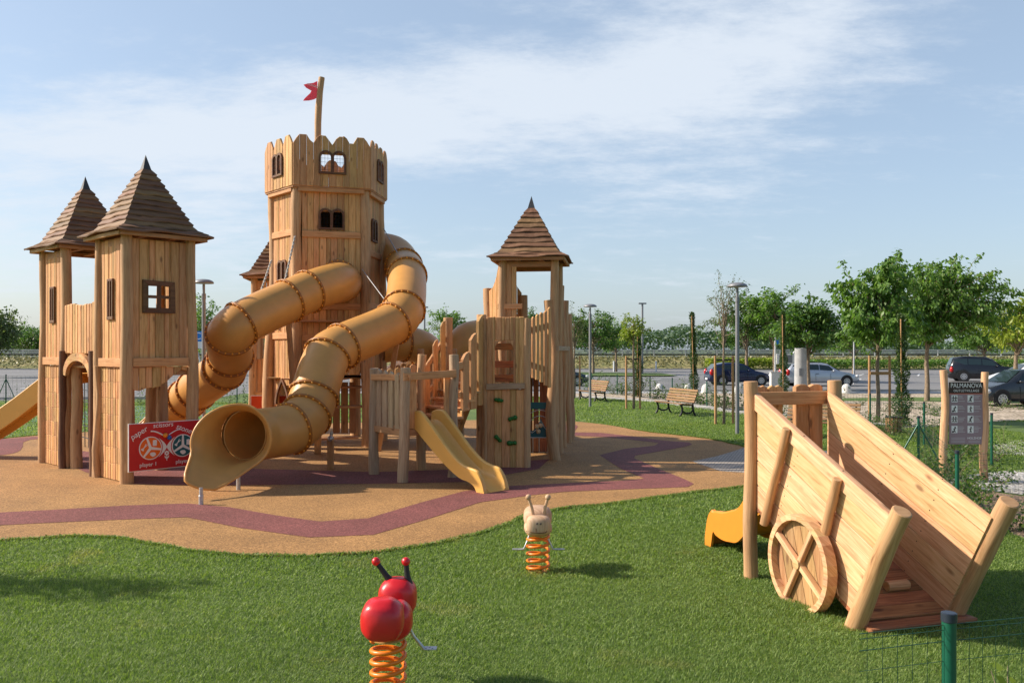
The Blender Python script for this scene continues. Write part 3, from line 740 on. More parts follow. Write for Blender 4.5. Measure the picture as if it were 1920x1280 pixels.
# climbing net hanging behind the doorway
nt_ = thing('climbing_net', 'dark rope climbing net seen through the arched doorway', 'net', (-10.0, 20.0, 0))
m = MB(); o = Vector((-9.55, 19.6, 0))
for i in range(6): tube(m, [o + V * (i * .22), o + V * (i * .2 + .1) + Vector((0, 0, 2.0))], .011, 5)
for j in range(7): tube(m, [o + V * (.02 * j) + Vector((0, 0, .2 + j * .28)), o + V * (1.08) + Vector((0, 0, .25 + j * .28))], .011, 5)
m.build('rope_mesh', M_DROPE, nt_)

# square turret behind the big tower
O4 = Vector((-7.12, 23.5, 0)); U4 = Vector((.99, .12, 0)).normalized(); V4 = Vector((-U4.y, U4.x, 0))
t4 = thing('turret', 'half-hidden small turret behind the left side of the tall castle tower', 'play tower', O4[:], 'turrets with boarded pyramid roofs')
turret_posts(t4, O4, U4, V4, 1.15, 4.27)
m = MB(); planks(m, pt(O4, U4, .1), pt(O4 + U4 * 1.15, -U4, .1), 2.6, 4.2, pw=.14, seed=31); m.build('wall_planks', W_PLANK, t4)
m = MB(); planks(m, pt(O4, U4, .1), pt(O4 + U4 * 1.15, -U4, .1), 1.1, 2.05, pw=.14, seed=32); hboard(m, pt(O4, U4, .05), pt(O4 + U4 * 1.15, -U4, .05), 1.06, .14); m.build('balustrade', W_PLANK, t4)
m = MB(); planks(m, pt(O4 + V4 * 1.15, -V4, .1), pt(O4, V4, .1), 0.05, 4.2, pw=.14, seed=33); m.build('wall_planks', W_PLANK, t4)
for s in (.45, .8):
    m = MB(); p = O4 + U4 * s + V4 * .9; beam(m, p, p + Vector((0, 0, 1.1)), .22, .05); m.build('inner_board', W_DARKP, t4)
c4 = O4 + (U4 + V4) * .575; roof(t4, (c4.x, c4.y), U4, V4, .85, 4.32, 1.32)

# ------------------------------------------------------------------ the hexagonal tower
HC = Vector((-4.55, 21.03, 0)); cn = [Vector((-5.945, 20.57, 0)), Vector((-5.02, 19.54, 0)), Vector((-3.32, 20.0, 0)), Vector((-3.16, 21.5, 0)), Vector((-4.08, 22.52, 0)), Vector((-5.78, 22.06, 0))]
tw = thing('castle_tower', 'tall hexagonal castle keep of vertical larch planks with battlements and tube slides', 'castle tower', HC[:])
bd = [HC + (c - HC) * .875 for c in cn]
foot = [HC + (c - HC) * .93 for c in cn]
for i in range(6):
    m = MB(); log(m, foot[i] + Vector((0, 0, -.02)), bd[i] + Vector((0, 0, 6.05)), .14, .12, bend=.05, seed=i * 5.3, n=13); m.build('post', W_LOG, tw)
def merl(L_):
    k = max(3, round(L_ / .42))
    def f(s):
        q = (s / L_ * k) % 1.0; e = abs(q - .5) * 2          # 0 centre, 1 edge
        return 7.02 + .22 * min(1, max(0, (1.0 - e) * 1.7))
    return f
for i in range(6):
    j = (i + 1) % 6; a = cn[i]; b = cn[j]; Ln = (b - a).length; d = (b - a) / Ln
    A, B = pt(a, d, .0), pt(b, -d, .0); fr = i in (0, 1, 2, 3, 4, 5)
    hw = {0: .50, 1: .62, 2: .52}.get(i, .55); hx = Ln * (.5 if i != 1 else .505)
    wz, wh = 6.62, .54
    m = MB(); planks(m, A, B, 6.06, 7.1, pw=.155, t=.04, top=merl(Ln), holes=[(hx - hw / 2 + .04, hx + hw / 2 - .04, wz - wh / 2 + .04, wz + wh / 2 - .09)], seed=40 + i, gap=.004, jitter=.006)
    m.build('battlement_planks', W_PLANK, tw)
    arch_window(tw, A, B, hx, wz, hw, wh, out=.035)
    # body wall below
    a2, b2 = bd[i], bd[j]; Lb = (b2 - a2).length; d2 = (b2 - a2) / Lb; A, B = pt(a2, d2, .1), pt(b2, -d2, .1); Lw = Lb - .2
    holes = []; zb = 1.7 if i in (1, 2, 3, 4) else .04
    if i == 1: holes = [(Lw * .5 - .26, Lw * .5 + .26, 5.12, 5.50)]
    if i == 2: holes = [(Lw * .46 - .15, Lw * .46 + .15, 4.95, 5.38)]
    if i == 0: holes = [(Lw * .48 - .16, Lw * .48 + .16, 3.90, 4.34), (Lw * .5 - .28, Lw * .5 + .28, .0, 1.45)]
    m = MB(); planks(m, A, B, zb, 6.04, pw=.135, seed=50 + i, holes=holes, gap=.004, jitter=.003, out=.03); m.build('wall_planks', W_PLANK, tw)
    for z in ((5.02 if i != 2 else 4.6), 3.35, 2.62):
        m = MB(); hboard(m, pt(a2, d2, .1), pt(b2, -d2, .1), z - (.05 if i == 1 else 0), .15, .045, .065); m.build('rail', W_PLANK, tw)
    m = MB(); hboard(m, pt(a2, d2, .02), pt(b2, -d2, .02), 5.99, .10, .10, .10); m.build('rail', W_PLANK, tw)
    if i == 1: arch_window(tw, A, B, Lw * .5, 5.33, .60, .50, out=.065)
    if i == 2: arch_window(tw, A, B, Lw * .46, 5.18, .48, .56, out=.065)
    if i == 0: arch_window(tw, A, B, Lw * .48, 4.14, .46, .54, out=.065)
# pointed arch over the ground-floor opening of the sunlit face
A, B = bd[0], bd[1]; O, d, n_, L_ = wall_frame(A, B); m = MB()
K = 10; cx = L_ * .5; ow = .36; 
for sg in (-1, 1):
    for k in range(K):
        def pp(t, off): return (cx + sg * (ow - off) * (1 - t ** 1.9), 1.0 + (.62 - off) * t)
        a_, b_, c_, e_ = pp(k / K, 0), pp((k + 1) / K, 0), pp((k + 1) / K, .07), pp(k / K, .07)
        q = [a_, b_, c_, e_]; prism(m, q, O + n_ * .07, d, (0, 0, 1), n_, .05 if sg > 0 else .047, 'z')
m.build('door_arch', W_BROWN, tw)
m = MB()
for z in (1.62, 2.95):
    for k in range(12):
        q = -1.35 + k * .225; ln = 1.25 if abs(q) < .9 else .7
        beam(m, HC + Vector((-ln, q, z)), HC + Vector((ln, q, z)), .2, .035, up=(0, 0, 1))
m.build('deck', W_DARKP, tw)
m = MB()
iw = [HC + (c - HC) * .83 for c in cn]
for i in (2, 3, 4, 5):
    a_, b_ = iw[i], iw[(i + 1) % 6]; d_ = (b_ - a_).normalized(); planks(m, pt(a_, d_, 0), pt(b_, -d_, 0), 1.7, 6.0, pw=.15, seed=90 + i, gap=.0, ch=.004)
m.build('inner_lining', W_PLANK, tw)
m = MB(); prism(m, [(c.x - HC.x, c.y - HC.y) for c in cn], HC + Vector((0, 0, 6.045)), (1, 0, 0), (0, 1, 0), (0, 0, 1), .03, 'x'); m.build('top_floor', W_DARKP, tw)
# flag
fp = MB(); log(fp, (-4.84, 20.95, 6.0), (-4.68, 21.0, 8.98), .085, .075, bend=.05, seed=2.2); fpo = fp.build('flagpole', W_LOG, tw)
m = MB(); fx = -4.78; fy = 20.95; fz = 8.88
fl = [(0, 0), (-.10, -.05), (-.24, -.07), (-.33, -.10), (-.27, -.17), (-.14, -.24), (-.17, -.30), (-.30, -.43), (-.34, -.49), (-.20, -.48), (-.08, -.45), (0, -.40)]
K = len(fl)
prism(m, fl, (fx, fy, fz), (1, .1, 0), (0, 0, 1), (.1, -1, 0), .018, 'x'); flo = m.build('flag', M_FLAG, fpo)

def text(parent, s, loc, size, right, up, mat, extr=.002, align='CENTER', name='lettering', rot=0.0, shear=0.0, space=1.0, sx=1.0):
    cu = bpy.data.curves.new(name, 'FONT'); cu.body = s; cu.size = size; cu.extrude = extr; cu.align_x = align; cu.align_y = 'CENTER'; cu.space_character = space; cu.shear = shear
    tmp = bpy.data.objects.new('tmp', cu); C.objects.link(tmp); bpy.context.view_layer.update()
    me = bpy.data.meshes.new_from_object(tmp.evaluated_get(bpy.context.evaluated_depsgraph_get())); bpy.data.objects.remove(tmp); bpy.data.curves.remove(cu)
    me.materials.clear(); me.materials.append(mat); o = bpy.data.objects.new(name, me); C.objects.link(o)
    r = nrm(right); u = nrm(up); n = r.cross(u)
    if rot: r, u = r * math.cos(rot) + u * math.sin(rot), u * math.cos(rot) - r * math.sin(rot)
    from mathutils import Matrix
    M = Matrix(((r.x * sx, u.x, n.x, 0), (r.y * sx, u.y, n.y, 0), (r.z * sx, u.z, n.z, 0), (0, 0, 0, 1)))
    l = Vector(loc) - WL[parent.name]; M.translation = l; o.matrix_local = M; o.parent = parent; WL[o.name] = Vector(loc)
    o.matrix_local = M
    return o
text(flo, 'KLIMON', (fx - .115, fy - .022, fz - .115), .068, (1, .1, 0), (0, 0, 1), M_WHITE, rot=-.3)
# raking boards / steps below the tower
sp = thing('ladder_steps', 'low timber steps under the tall castle tower beside its right post', 'steps', (-3.9, 19.3, 0))
m = MB()
for k, (z, yy) in enumerate(((.28, 19.4), (.95, 20.0), (1.4, 20.3))): beam(m, (-4.35, yy, z), (-3.55, yy + .25, z), .30, .05)
m.build('tread', W_DARKP, sp)
m = MB()
for k in range(3): beam(m, (-4.3 + k * .2, 20.9, .25), (-4.3 + k * .2, 20.9, 1.5), .17, .03, up=(0, -1, 0))
m.build('backboard', W_DARKP, sp)
# ------------------------------------------------------------------ tube slides
def catmull(pts, per=8):
    p = [pts[0] * 2 - pts[1]] + pts + [pts[-1] * 2 - pts[-2]]; out = []
    for i in range(1, len(p) - 2):
        a, b, c, d = p[i - 1], p[i], p[i + 1], p[i + 2]
        for k in range(per):
            # centripetal-ish via hermite with length-scaled tangents
            L1 = (c - b).length; ta = (c - a).normalized() * L1; tb = (d - b).normalized() * L1; t = k / per
            h = (2*t**3 - 3*t*t + 1, t**3 - 2*t*t + t, -2*t**3 + 3*t*t, t**3 - t*t)
            out.append(b * h[0] + ta * h[1] + c * h[2] + tb * h[3])
    out.append(pts[-1]); return out
def flange(par, c, T, r=.44, R_=.482, n=22):
    T = T.normalized(); u = T.cross(Vector((0, 0, 1))).normalized(); v = T.cross(u); m = MB(); K = 36
    prof = [(r - .005, -.024), (R_ - .010, -.024), (R_, -.018), (R_, -.003), (R_ - .006, 0), (R_, .003), (R_, .018), (R_ - .010, .024), (r - .005, .024)]
    vs = []; fs = []
    for k in range(K):
        a = 2 * math.pi * k / K; e = u * math.cos(a) + v * math.sin(a)
        vs += [c + e * q + T * z for q, z in prof]
    q = len(prof)
    for k in range(K):
        k2 = (k + 1) % K
        for j in range(q - 1): fs.append((k * q + j, k * q + j + 1, k2 * q + j + 1, k2 * q + j))
    m.add(vs, fs, None, True); fo = m.build('flange', M_FLANGE, par)
    b = MB()
    for k in range(n):
        a = 2 * math.pi * (k + .5) / n; e = u * math.cos(a) + v * math.sin(a)
        for s in (-1, 1): ball(b, c + e * (R_ - .020) + T * s * .024, .020, 8, 5)
    b.build('bolts', M_BOLT, fo); return fo
def tube_slide(par, pts, rings, r=.44, per=8, end_trim=0):
    path = catmull(pts, per); m = MB(); path, fr = frame_pts(path)
    tube(m, path, r, 32, False, 0, True); tube(m, path[::-1], r - .03, 32, False, 0, True)
    m2 = MB(); m2.v = m.v; m2.uv = m.uv; m2.sm = m.sm
    half = len(m.f) // 2
    m2.f = m.f[:half] + m.f[half:]
    ob = m2.build('tube', M_TUBE, par)
    me = ob.data
    sm_ = MB()
    for i in rings:
        k = i * per; flange(par, path[k], fr[k][0], r); T_, u_, v_ = fr[k]
        tube(sm_, [path[k] + (u_ * math.cos(6.2832 * j / 28) + v_ * math.sin(6.2832 * j / 28)) * (r - .034) for j in range(28)], .009, 5, closed=True)
    sm_.build('inner_seam', M_TUBE, ob)
    return path, fr, ob
def mouth(par, c, d, Pc, n, r, lip, flare=.10):
    """flared chute mouth: tube along d cut by the plane (Pc, n), with a tongue at the bottom"""
    d = d.normalized(); n = n.normalized(); u = d.cross(Vector((0, 0, 1))).normalized(); v = u.cross(d)   # v up
    if v.z < 0: v = -v
    K = 48; J = 12; m = MB(); outer = []; rim = []
    def surf(off):
        g = []
        for k in range(K):
            a = 2 * math.pi * k / K; e = u * math.sin(a) - v * math.cos(a)     # a=0 bottom
            p0 = c + e * (r + off); L_ = (Pc - p0).dot(n) / d.dot(n)
            aa = abs(math.atan2(math.sin(a - .38), math.cos(a - .38))); q_ = min(1, max(0, .95 - aa) / .6); bot = q_ * q_ * (3 - 2 * q_); L_ = max(.22, L_) + bot * lip
            col = []
            for j in range(J + 1):
                t = j / J; f = flare * max(0, t - .35) ** 1.8 * 1.6
                p = c + e * (r + off + f) + d * (L_ * t)
                p += Vector((0, 0, -1)) * bot * (.34 * max(0, t - .45) ** 1.5)
                col.append(p)
            g.append(col)
        return g
    for off, flip in ((0, False), (-.03, True)):
        g = surf(off); vs = [p for col in g for p in col]; fs = []
        for k in range(K):
            k2 = (k + 1) % K
            for j in range(J):
                f = (k * (J + 1) + j, k2 * (J + 1) + j, k2 * (J + 1) + j + 1, k * (J + 1) + j + 1)
                fs.append(f[::-1] if flip else f)
        m.add(vs, fs, None, True)
        rim.append([col[-1] for col in g])
    mid = [(a + b) / 2 for a, b in zip(*rim)]
    tube(m, mid, .026, 8, False, closed=True)
    return m.build('mouth', M_TUBE, par), mid

pa = [P(700, 466, 22.3), P(738, 474, 21.9), P(757, 500, 21.0), P(763, 518, 19.9), P(757, 580, 18.4), P(737, 606, 18.0), P(642, 649, 16.9), P(614, 668, 16.5), P(588, 742, 15.9), P(575, 778, 15.6), P(546, 803, 15.1), P(492, 813, 14.66), P(459, 815, 14.2)]
sa = thing('tube_slide', 'big ochre tube slide winding down to its open mouth at the front', 'tube slide', (pa[-1].x, pa[-1].y, 0), 'ochre tube slides of the castle')
path, fr, ob = tube_slide(sa, pa, [2, 3, 4, 5, 6, 7, 8, 9, 10, 12])
mo, rim = mouth(sa, pa[-1], Vector((-.10, -.99, -.04)), Vector((-4.49, 13.76, .86)), Vector((.54, -.83, .20)), .44, .55, .15)
m = MB(); PL = lambda px, py, zt, d=None: None
for (px, py), zt in (((377, 947), .26), ((447, 919), .42), ((397, 921), .42)):
    x, y = G(px, py); tube(m, [(x, y, 0), (x, y, zt * .55)], .034, 10); tube(m, [(x, y, zt * .5), (x, y, zt)], .028, 10)
    ball(m, (x, y, zt * .55), .040, 10, 4, (1, 1, .3))
m.build('steel_feet', M_STEEL, sa)
def strut(par, bx, top, w=.11):
    m = MB(); x, y = bx; beam(m, (x, y, 0), top, w, w * .9, up=(0, -1, 0)); st = m.build('timber_strut', W_LOG, par)
    m = MB(); ball(m, top, .06, 8, 6); tube(m, [Vector(top), Vector(top) + Vector((.02, 0, .12))], .03, 8); m.build('bracket', M_STEEL, st)
strut(sa, G(620, 880), P(620, 822, 15.9)); strut(sa, G(596, 850), P(596, 815, 17.0))
strut(sa, (-3.0, 19.2), P(744, 643, 18.2), .10)
m = MB(); tube(m, [P(719, 428, 21.3), P(745, 474, 20.4)], .012, 6); tube(m, [P(679, 505, 19.9), P(720, 560, 18.0)], .012, 6); m.build('steel_cable', M_STEEL, sa)

pb = [P(646, 530, 20.2), P(630, 530, 19.1), P(578, 547, 18.3), P(541, 564, 17.9), P(452, 607, 17.0), P(430, 629, 16.95), P(432, 668, 17.8), P(420, 692, 18.2), P(368, 732, 19.2), P(350, 748, 19.5), P(318, 766, 20.0)]
sb = thing('tube_slide', 'ochre tube slide leaving the castle front and curling down behind the left turret', 'tube slide', (pb[-1].x, pb[-1].y, 0), 'ochre tube slides of the castle')
path, fr, ob = tube_slide(sb, pb, [0, 2, 3, 4, 5, 6, 7, 8, 9], r=.44)
# rounded elbow cap against the tower face
m = MB(); ball(m, P(632, 531, 19.25), .455, 28, 18); m.build('elbow_cap', M_TUBE, sb)
flange(sb, P(634, 527, 19.85), Vector((.15, .98, 0)), .44, .50)
mouth(sb, pb[-1], Vector((-.9, -.15, -.12)), pb[-1] + Vector((-.42, -.05, 0)), Vector((-.8, -.35, .45)), .44, .35, .10)
strut(sb, (-4.75, 18.9), P(541, 601, 18.3), .10)
m = MB(); tube(m, [P(541, 590, 17.9), P(541, 600, 18.2)], .04, 8); x, y = pb[-1].x - .4, pb[-1].y
for dx in (0, .5): tube(m, [(x + dx, y, 0), (x + dx, y, .3)], .03, 8)
m.build('steel_feet', M_STEEL, sb)
def rope(par, a, b, name='rope_tie', twist=True):
    m = MB(); a = Vector(a); b = Vector(b); n = 40
    for ph in (0, math.pi):
        d = b - a; e1 = d.cross(Vector((0, 1, 0))).normalized(); e2 = d.normalized().cross(e1)
        tube(m, [a + d * (i / n) + (e1 * math.cos(i * .9 + ph) + e2 * math.sin(i * .9 + ph)) * .012 for i in range(n + 1)], .014, 5)
    return m.build(name, M_ROPE, par)
rope(sb, P(553, 443, 19.0), P(534, 528, 17.9)); rope(sb, P(509, 488, 18.6), P(486, 556, 17.3))

# crawl tube behind
pc = [Vector((-3.3, 21.6, 2.4)), Vector((-2.75, 21.8, 2.45)), Vector((-2.35, 22.3, 2.35)), Vector((-2.3, 23.2, 2.1)), Vector((-2.9, 24.2, 1.7)), Vector((-3.8, 24.8, 1.2))]
sc_ = thing('tube_slide', 'short ochre tube curling away at the right foot of the castle tower', 'tube slide', (-2.9, 24, 0), 'ochre tube slides of the castle')
tube_slide(sc_, pc, [1, 3], r=.44)
pd = [Vector((-1.55, 21.9, 2.05)), Vector((-1.2, 22.0, 2.5)), Vector((-.95, 22.3, 2.62)), Vector((-.5, 22.4, 2.62)), Vector((0, 22.4, 2.5))]
sd = thing('tube_slide', 'ochre tube hood peeping over the palings left of the climbing wall', 'tube slide', (-.9, 22.2, 0), 'ochre tube slides of the castle')
tube_slide(sd, pd, [0, 3], r=.44)
m = MB(); beam(m, (-1.6, 21.6, 2.15), (-.3, 21.8, 2.1), .09, .09); m.build('rest_beam', W_GREY, sd)

# ------------------------------------------------------------------ open plastic slides
def open_slide(par, start, direc, prof, width, mat, wall=.17, name='chute'):
    """prof: list of (distance, floor z, bottom z of the side, wall height)"""
    s = Vector((start[0], start[1], 0)); d = Vector((direc[0], direc[1], 0)).normalized(); x = Vector((d.y, -d.x, 0)); m = MB()
    hw = width / 2; rings = []
    # resample
    P_ = []
    for i in range(len(prof) - 1):
        a = prof[max(0, i - 1)]; b = prof[i]; c = prof[i + 1]; e = prof[min(len(prof) - 1, i + 2)]
        for k in range(5):
            t = k / 5; q = [b[j] * (2*t**3 - 3*t*t + 1) + (c[j] - a[j]) / 2 * (t**3 - 2*t*t + t) + c[j] * (-2*t**3 + 3*t*t) + (e[j] - b[j]) / 2 * (t**3 - t*t) for j in range(4)]
            P_.append(q)
    P_.append(list(prof[-1]))
    for (q, zf, zb, wl) in P_:
        top = zf + wl; zb = max(0.0, zb)
        cs = [(-hw, zb), (-hw, top - .02), (-hw + .018, top), (-hw + .052, top + .002), (-hw + .072, top - .018), (-hw + .085, zf + .055), (-hw + .125, zf + .012), (-hw + .19, zf), (0, zf + .001),
              (hw - .19, zf), (hw - .125, zf + .012), (hw - .085, zf + .055), (hw - .072, top - .018), (hw - .052, top + .002), (hw - .018, top), (hw, top - .02), (hw, zb), (hw - .03, zb), (hw - .04, max(zb, zf - .02)), (-hw + .04, max(zb, zf - .02)), (-hw + .03, zb)]
        rings.append([s + d * q + x * a + Vector((0, 0, max(b, 0.003))) for a, b in cs])
    K = len(rings[0]); vs = [p for r_ in rings for p in r_]; fs = []
    for i in range(len(rings) - 1):
        for k in range(K):
            k2 = (k + 1) % K; fs.append((i * K + k, i * K + k2, (i + 1) * K + k2, (i + 1) * K + k))
    fs.append(tuple(range(K))[::-1]); fs.append(tuple((len(rings) - 1) * K + k for k in range(K)))
    m.add(vs, fs, None, False)
    o = m.build(name, mat, par)
    me = o.data
    for p_ in me.polygons: p_.use_smooth = True
    me.set_sharp_from_angle(angle=math.radians(38)) if hasattr(me, 'set_sharp_from_angle') else None
    return o
# small slide of the low platform
sl = thing('plastic_slide', 'short yellow plastic slide coming down from the low fenced platform', 'slide', (-1.4, 14.9, 0), 'open yellow slides')
prof = [(-.12, 1.0, .93, .20), (.05, 1.0, .90, .24), (.22, .93, .78, .27), (.55, .68, .56, .25), (.90, .42, .34, .22), (1.2, .25, .20, .20), (1.42, .20, .16, .19), (1.56, .17, .10, .20), (1.64, .12, 0, .21), (1.74, .04, 0, .16), (1.80, .012, 0, .03)]
open_slide(sl, (-1.50, 15.02), (.70, -.72), prof, .56, M_SLIDE)
# ------------------------------------------------------------------ low platform with palings
pf = thing('platform', 'low log platform fenced with grey pointed palings, short slide at its front', 'play platform', (-1.8, 15.5, 0))
p1 = Vector((-2.54, 15.66, 0)); p2 = Vector((-1.86, 14.72, 0)); p3 = Vector((-1.73, 16.25, 0)); p4 = Vector((-1.05, 15.31, 0))
for p, h, mt in ((p1, 1.95, W_GREY), (p2, 1.98, W_GREY), (p3, 2.2, W_LOG), (p4, 2.2, W_GREY)):
    m = MB(); log(m, p + Vector((0, 0, -.02)), p + Vector((.01, 0, h)), .095, .085, bend=.03, seed=p.x * 4); m.build('post', mt, pf)
def palings(par, A, B, za0, zb0, za1, zb1, pw=.13, seed=1, mat=None, t=.03, pointed=.03, name='palings', gap=.03, rails=True, out=.0):
    """palings from A to B; bottoms za0->zb0, tops za1->zb1"""
    A = Vector((A[0], A[1], 0)); B = Vector((B[0], B[1], 0)); d = B - A; L_ = d.length; d.normalize(); n = Vector((d.y, -d.x, 0)); rd = random.Random(seed)
    k = max(1, round(L_ / (pw + gap))); st = L_ / k; m = MB()
    for i in range(k):
        q = i / max(1, k - 1) if k > 1 else .5; x0 = i * st + gap / 2; x1 = (i + 1) * st - gap / 2; c = (x0 + x1) / 2
        bz = za0 + (zb0 - za0) * q + rd.uniform(-.015, .015); tz = za1 + (zb1 - za1) * q + rd.uniform(-.02, .02); w1 = rd.uniform(-.006, .006)
        slope = (zb1 - za1) / L_ * (x1 - x0) * .8
        pts = [(x0 + w1, bz + .012), (x0 + .015, bz), (x1 - .015, bz), (x1 - w1, bz + .012), (x1 + w1, (bz + tz) / 2), (x1 - .004, tz - pointed + slope * .5), (c + rd.uniform(-.02, .02), tz), (x0 + .004, tz - pointed - slope * .5), (x0 - w1, (bz + tz) / 2)]
        prism(m, pts, A + n * out, d, (0, 0, 1), n, t, 'z', .008)
    o = m.build(name, mat or W_PLANK, par)
    if rails:
        for f in (.30, .78) if rails is True else rails:
            m = MB(); a = A + Vector((0, 0, za0 + (za1 - za0) * f)) - n * .03; b = B + Vector((0, 0, zb0 + (zb1 - zb0) * f)) - n * .03
            beam(m, a, b, .04, .10); m.build('rail', mat or W_PLANK, o)
    return o
q = (p2 - p1).normalized(); palings(pf, p1 + q * .12, p2 - q * .12, .88, .88, 1.93, 1.90, pw=.175, seed=2, mat=W_GREY, t=.045, gap=.075, out=.0, pointed=.05)
q = (p3 - p1).normalized(); palings(pf, p3 - q * .1, p1 + q * .1, .9, .9, 2.02, 1.93, pw=.13, seed=3, mat=W_PLANK)
m = MB(); beam(m, p2 + Vector((.0, -.09, 1.83)), p4 + Vector((.05, -.10, 1.87)), .05, .13); m.build('handrail', W_PLANK, pf)
m = MB(); beam(m, p1 + Vector((-.02, -.10, 1.80)), p2 + Vector((.12, -.09, 1.82)), .04, .11)
m.build('handrail', W_PLANK, pf)
qd = (p4 - p2).normalized()
for s in (.16, .88):
    m = MB(); b0 = p2 + qd * s + Vector((0, 0, .93)); beam(m, b0, b0 + Vector((0, 0, .88)), .15, .045, up=(-.585, .81, 0)); m.build('slide_jamb', W_PLANK, pf)
m = MB()
for i in range(7): 
    a = p1 + (p2 - p1) * ((i + .5) / 7); beam(m, a + Vector((0, 0, .95)), a + (p3 - p1) + Vector((0, 0, .95)), .15, .035)
beam(m, p1 + Vector((0, 0, .86)), p2 + Vector((0, 0, .86)), .06, .12); beam(m, p2 + Vector((0, 0, .86)), p4 + Vector((0, 0, .86)), .06, .12); beam(m, p1 + Vector((0, 0, .86)), p3 + Vector((0, 0, .86)), .06, .12)
m.build('deck', W_DARKP, pf)
# stair ramp rising to the climbing wall
rp = thing('ramp', 'stepped plank ramp with rising palings between low platform and climbing wall', 'ramp', (-1.0, 16.5, 0))
e3 = Vector((-1.32, 17.6, 0)); e4 = Vector((-.56, 16.72, 0))
m = MB()
for i in range(5):
    t = (i + .5) / 5; a = p3 + (e3 - p3) * t; b = p4 + (e4 - p4) * t; z = 1.06 + .14 * i
    beam(m, a + Vector((0, 0, z)), b + Vector((0, 0, z)), .30, .045); beam(m, a + Vector((0, -.13, z - .08)), b + Vector((0, -.13, z - .08)), .03, .12)
m.build('treads', W_PLANK, rp)
m = MB(); log(m, e3 + Vector((0, 0, 0)), e3 + Vector((0, 0, 2.95)), .10, .095, seed=8); m.build('post', W_LOG, rp)
m = MB(); log(m, (-.62, 16.85, 0), (-.60, 16.85, 2.98), .105, .10, seed=9.5); m.build('post', W_LOG, rp)
m = MB(); log(m, (-1.3, 15.1 + 2.9, 0), (-1.3, 18.0, 1.2), .09, .09, seed=9); beam(m, (-1.25, 17.4, .2), (-.85, 16.8, 1.2), .1, .06); m.build('brace', W_PLANK, rp)
q = (e3 - p3).normalized(); palings(rp, p3 + q * .1, e3 - q * .08, 1.02, 1.45, 2.05, 2.85, pw=.19, seed=5, gap=.17)
q = (e4 - p4).normalized(); palings(rp, p4 + q * .35, e4 + q * .02, 1.15, 1.22, 2.2, 2.93, pw=.27, seed=6, gap=.10, t=.06)
m = MB(); beam(m, p4 + q * .05 + Vector((0, 0, 1.98)), p4 + q * .5 + Vector((0, 0, 2.02)), .04, .13); m.build('rail', W_PLANK, rp)

# ------------------------------------------------------------------ climbing wall box
cw = thing('climbing_wall', 'boarded climbing wall with four green holds below an arched window', 'climbing wall', (-.1, 16.6, 0))
A = Vector((-.49, 16.62, 0)); B = Vector((.235, 16.55, 0)); d = (B - A).normalized(); n = Vector((d.y, -d.x, 0)); L_ = (B - A).length
m = MB(); planks(m, (A.x, A.y), (B.x, B.y), .0, 1.52, pw=.15, seed=61, gap=.004, t=.04); m.build('climbing_planks', W_PLANK, cw)
a0, a1 = .155, .52
m = MB(); planks(m, (A.x, A.y), (B.x, B.y), 1.63, 2.93, pw=.09, seed=62, gap=.004, t=.035, out=.01, holes=[(a0, a1, 1.66, 2.475)], jitter=.008, ch=.01); 
K = 10; c_ = (a0 + a1) / 2; rr = (a1 - a0) / 2
for k in range(K):
    t0, t1 = math.pi * k / K, math.pi * (k + 1) / K
    x0, z0 = c_ + rr * math.cos(t0), 2.30 + .0 + rr * math.sin(t0) * .72; x1, z1 = c_ + rr * math.cos(t1), 2.30 + rr * math.sin(t1) * .72
# spandrels of the arch (thin infill beside the curve)
m.build('window_planks', W_PLANK, cw)
m = MB()
for sg in (-1, 1):
    pts = [(c_ + sg * rr * math.cos(math.pi / 2 * k / 8), 2.31 + .16 * math.sin(math.pi / 2 * k / 8)) for k in range(9)] + [(c_ + sg * rr, 2.473), (c_ + sg * (rr + .0), 2.31)]
    pts = pts[:-1]
    prism(m, [pts[0]] + pts[1:], A + n * .012, d, (0, 0, 1), n, .03, 'z')
m.build('arch_spandrel', W_PLANK, cw)
m = MB(); prism(m, [(-.01, 1.515), (L_ + .02, 1.54), (L_ + .02, 1.65), (-.01, 1.63)], A + n * .035, d, (0, 0, 1), n, .06, 'x', .008); m.build('sill_board', W_GREY, cw)
for p in (A + Vector((-.03, .06, 0)), B + Vector((.05, .02, 0)), A + Vector((0, .8, 0)), B + Vector((0, .8, 0))):
    m = MB(); log(m, p, p + Vector((0, 0, 2.9)), .075, .07, bend=.02, seed=p.x * 7); m.build('post', W_LOG, cw)
m = MB()
for z in (1.45, 1.72, 2.0, 2.36): beam(m, A + Vector((0, .75, z)), B + Vector((0, .75, z)), .04, .14 if z != 1.45 else .05)
for k in range(6): beam(m, A + Vector((.0, .1 + k * .12, 1.6)), B + Vector((0, .1 + k * .12, 1.6)), .11, .03)
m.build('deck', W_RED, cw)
for (px, py) in ((935, 750), (961, 784), (934, 822), (960, 830)):
    m = MB(); c = P(px, py, 16.53) ; ang = random.uniform(-.9, 1.3)
    fnn = lambda p, s=px: p * (1 + .35 * noise.noise(p * 1.8 + Vector((s, 0, 0))))
    for k in range(3):
        o = Vector(((k - 1) * .05 * math.cos(ang), 0, (k - 1) * .05 * math.sin(ang))); ball(m, c + o * 1.05, random.uniform(.036, .052), 10, 7, (1.05, .9, .95), fn=fnn)
    m.build('climbing_hold', M_HOLD, cw)

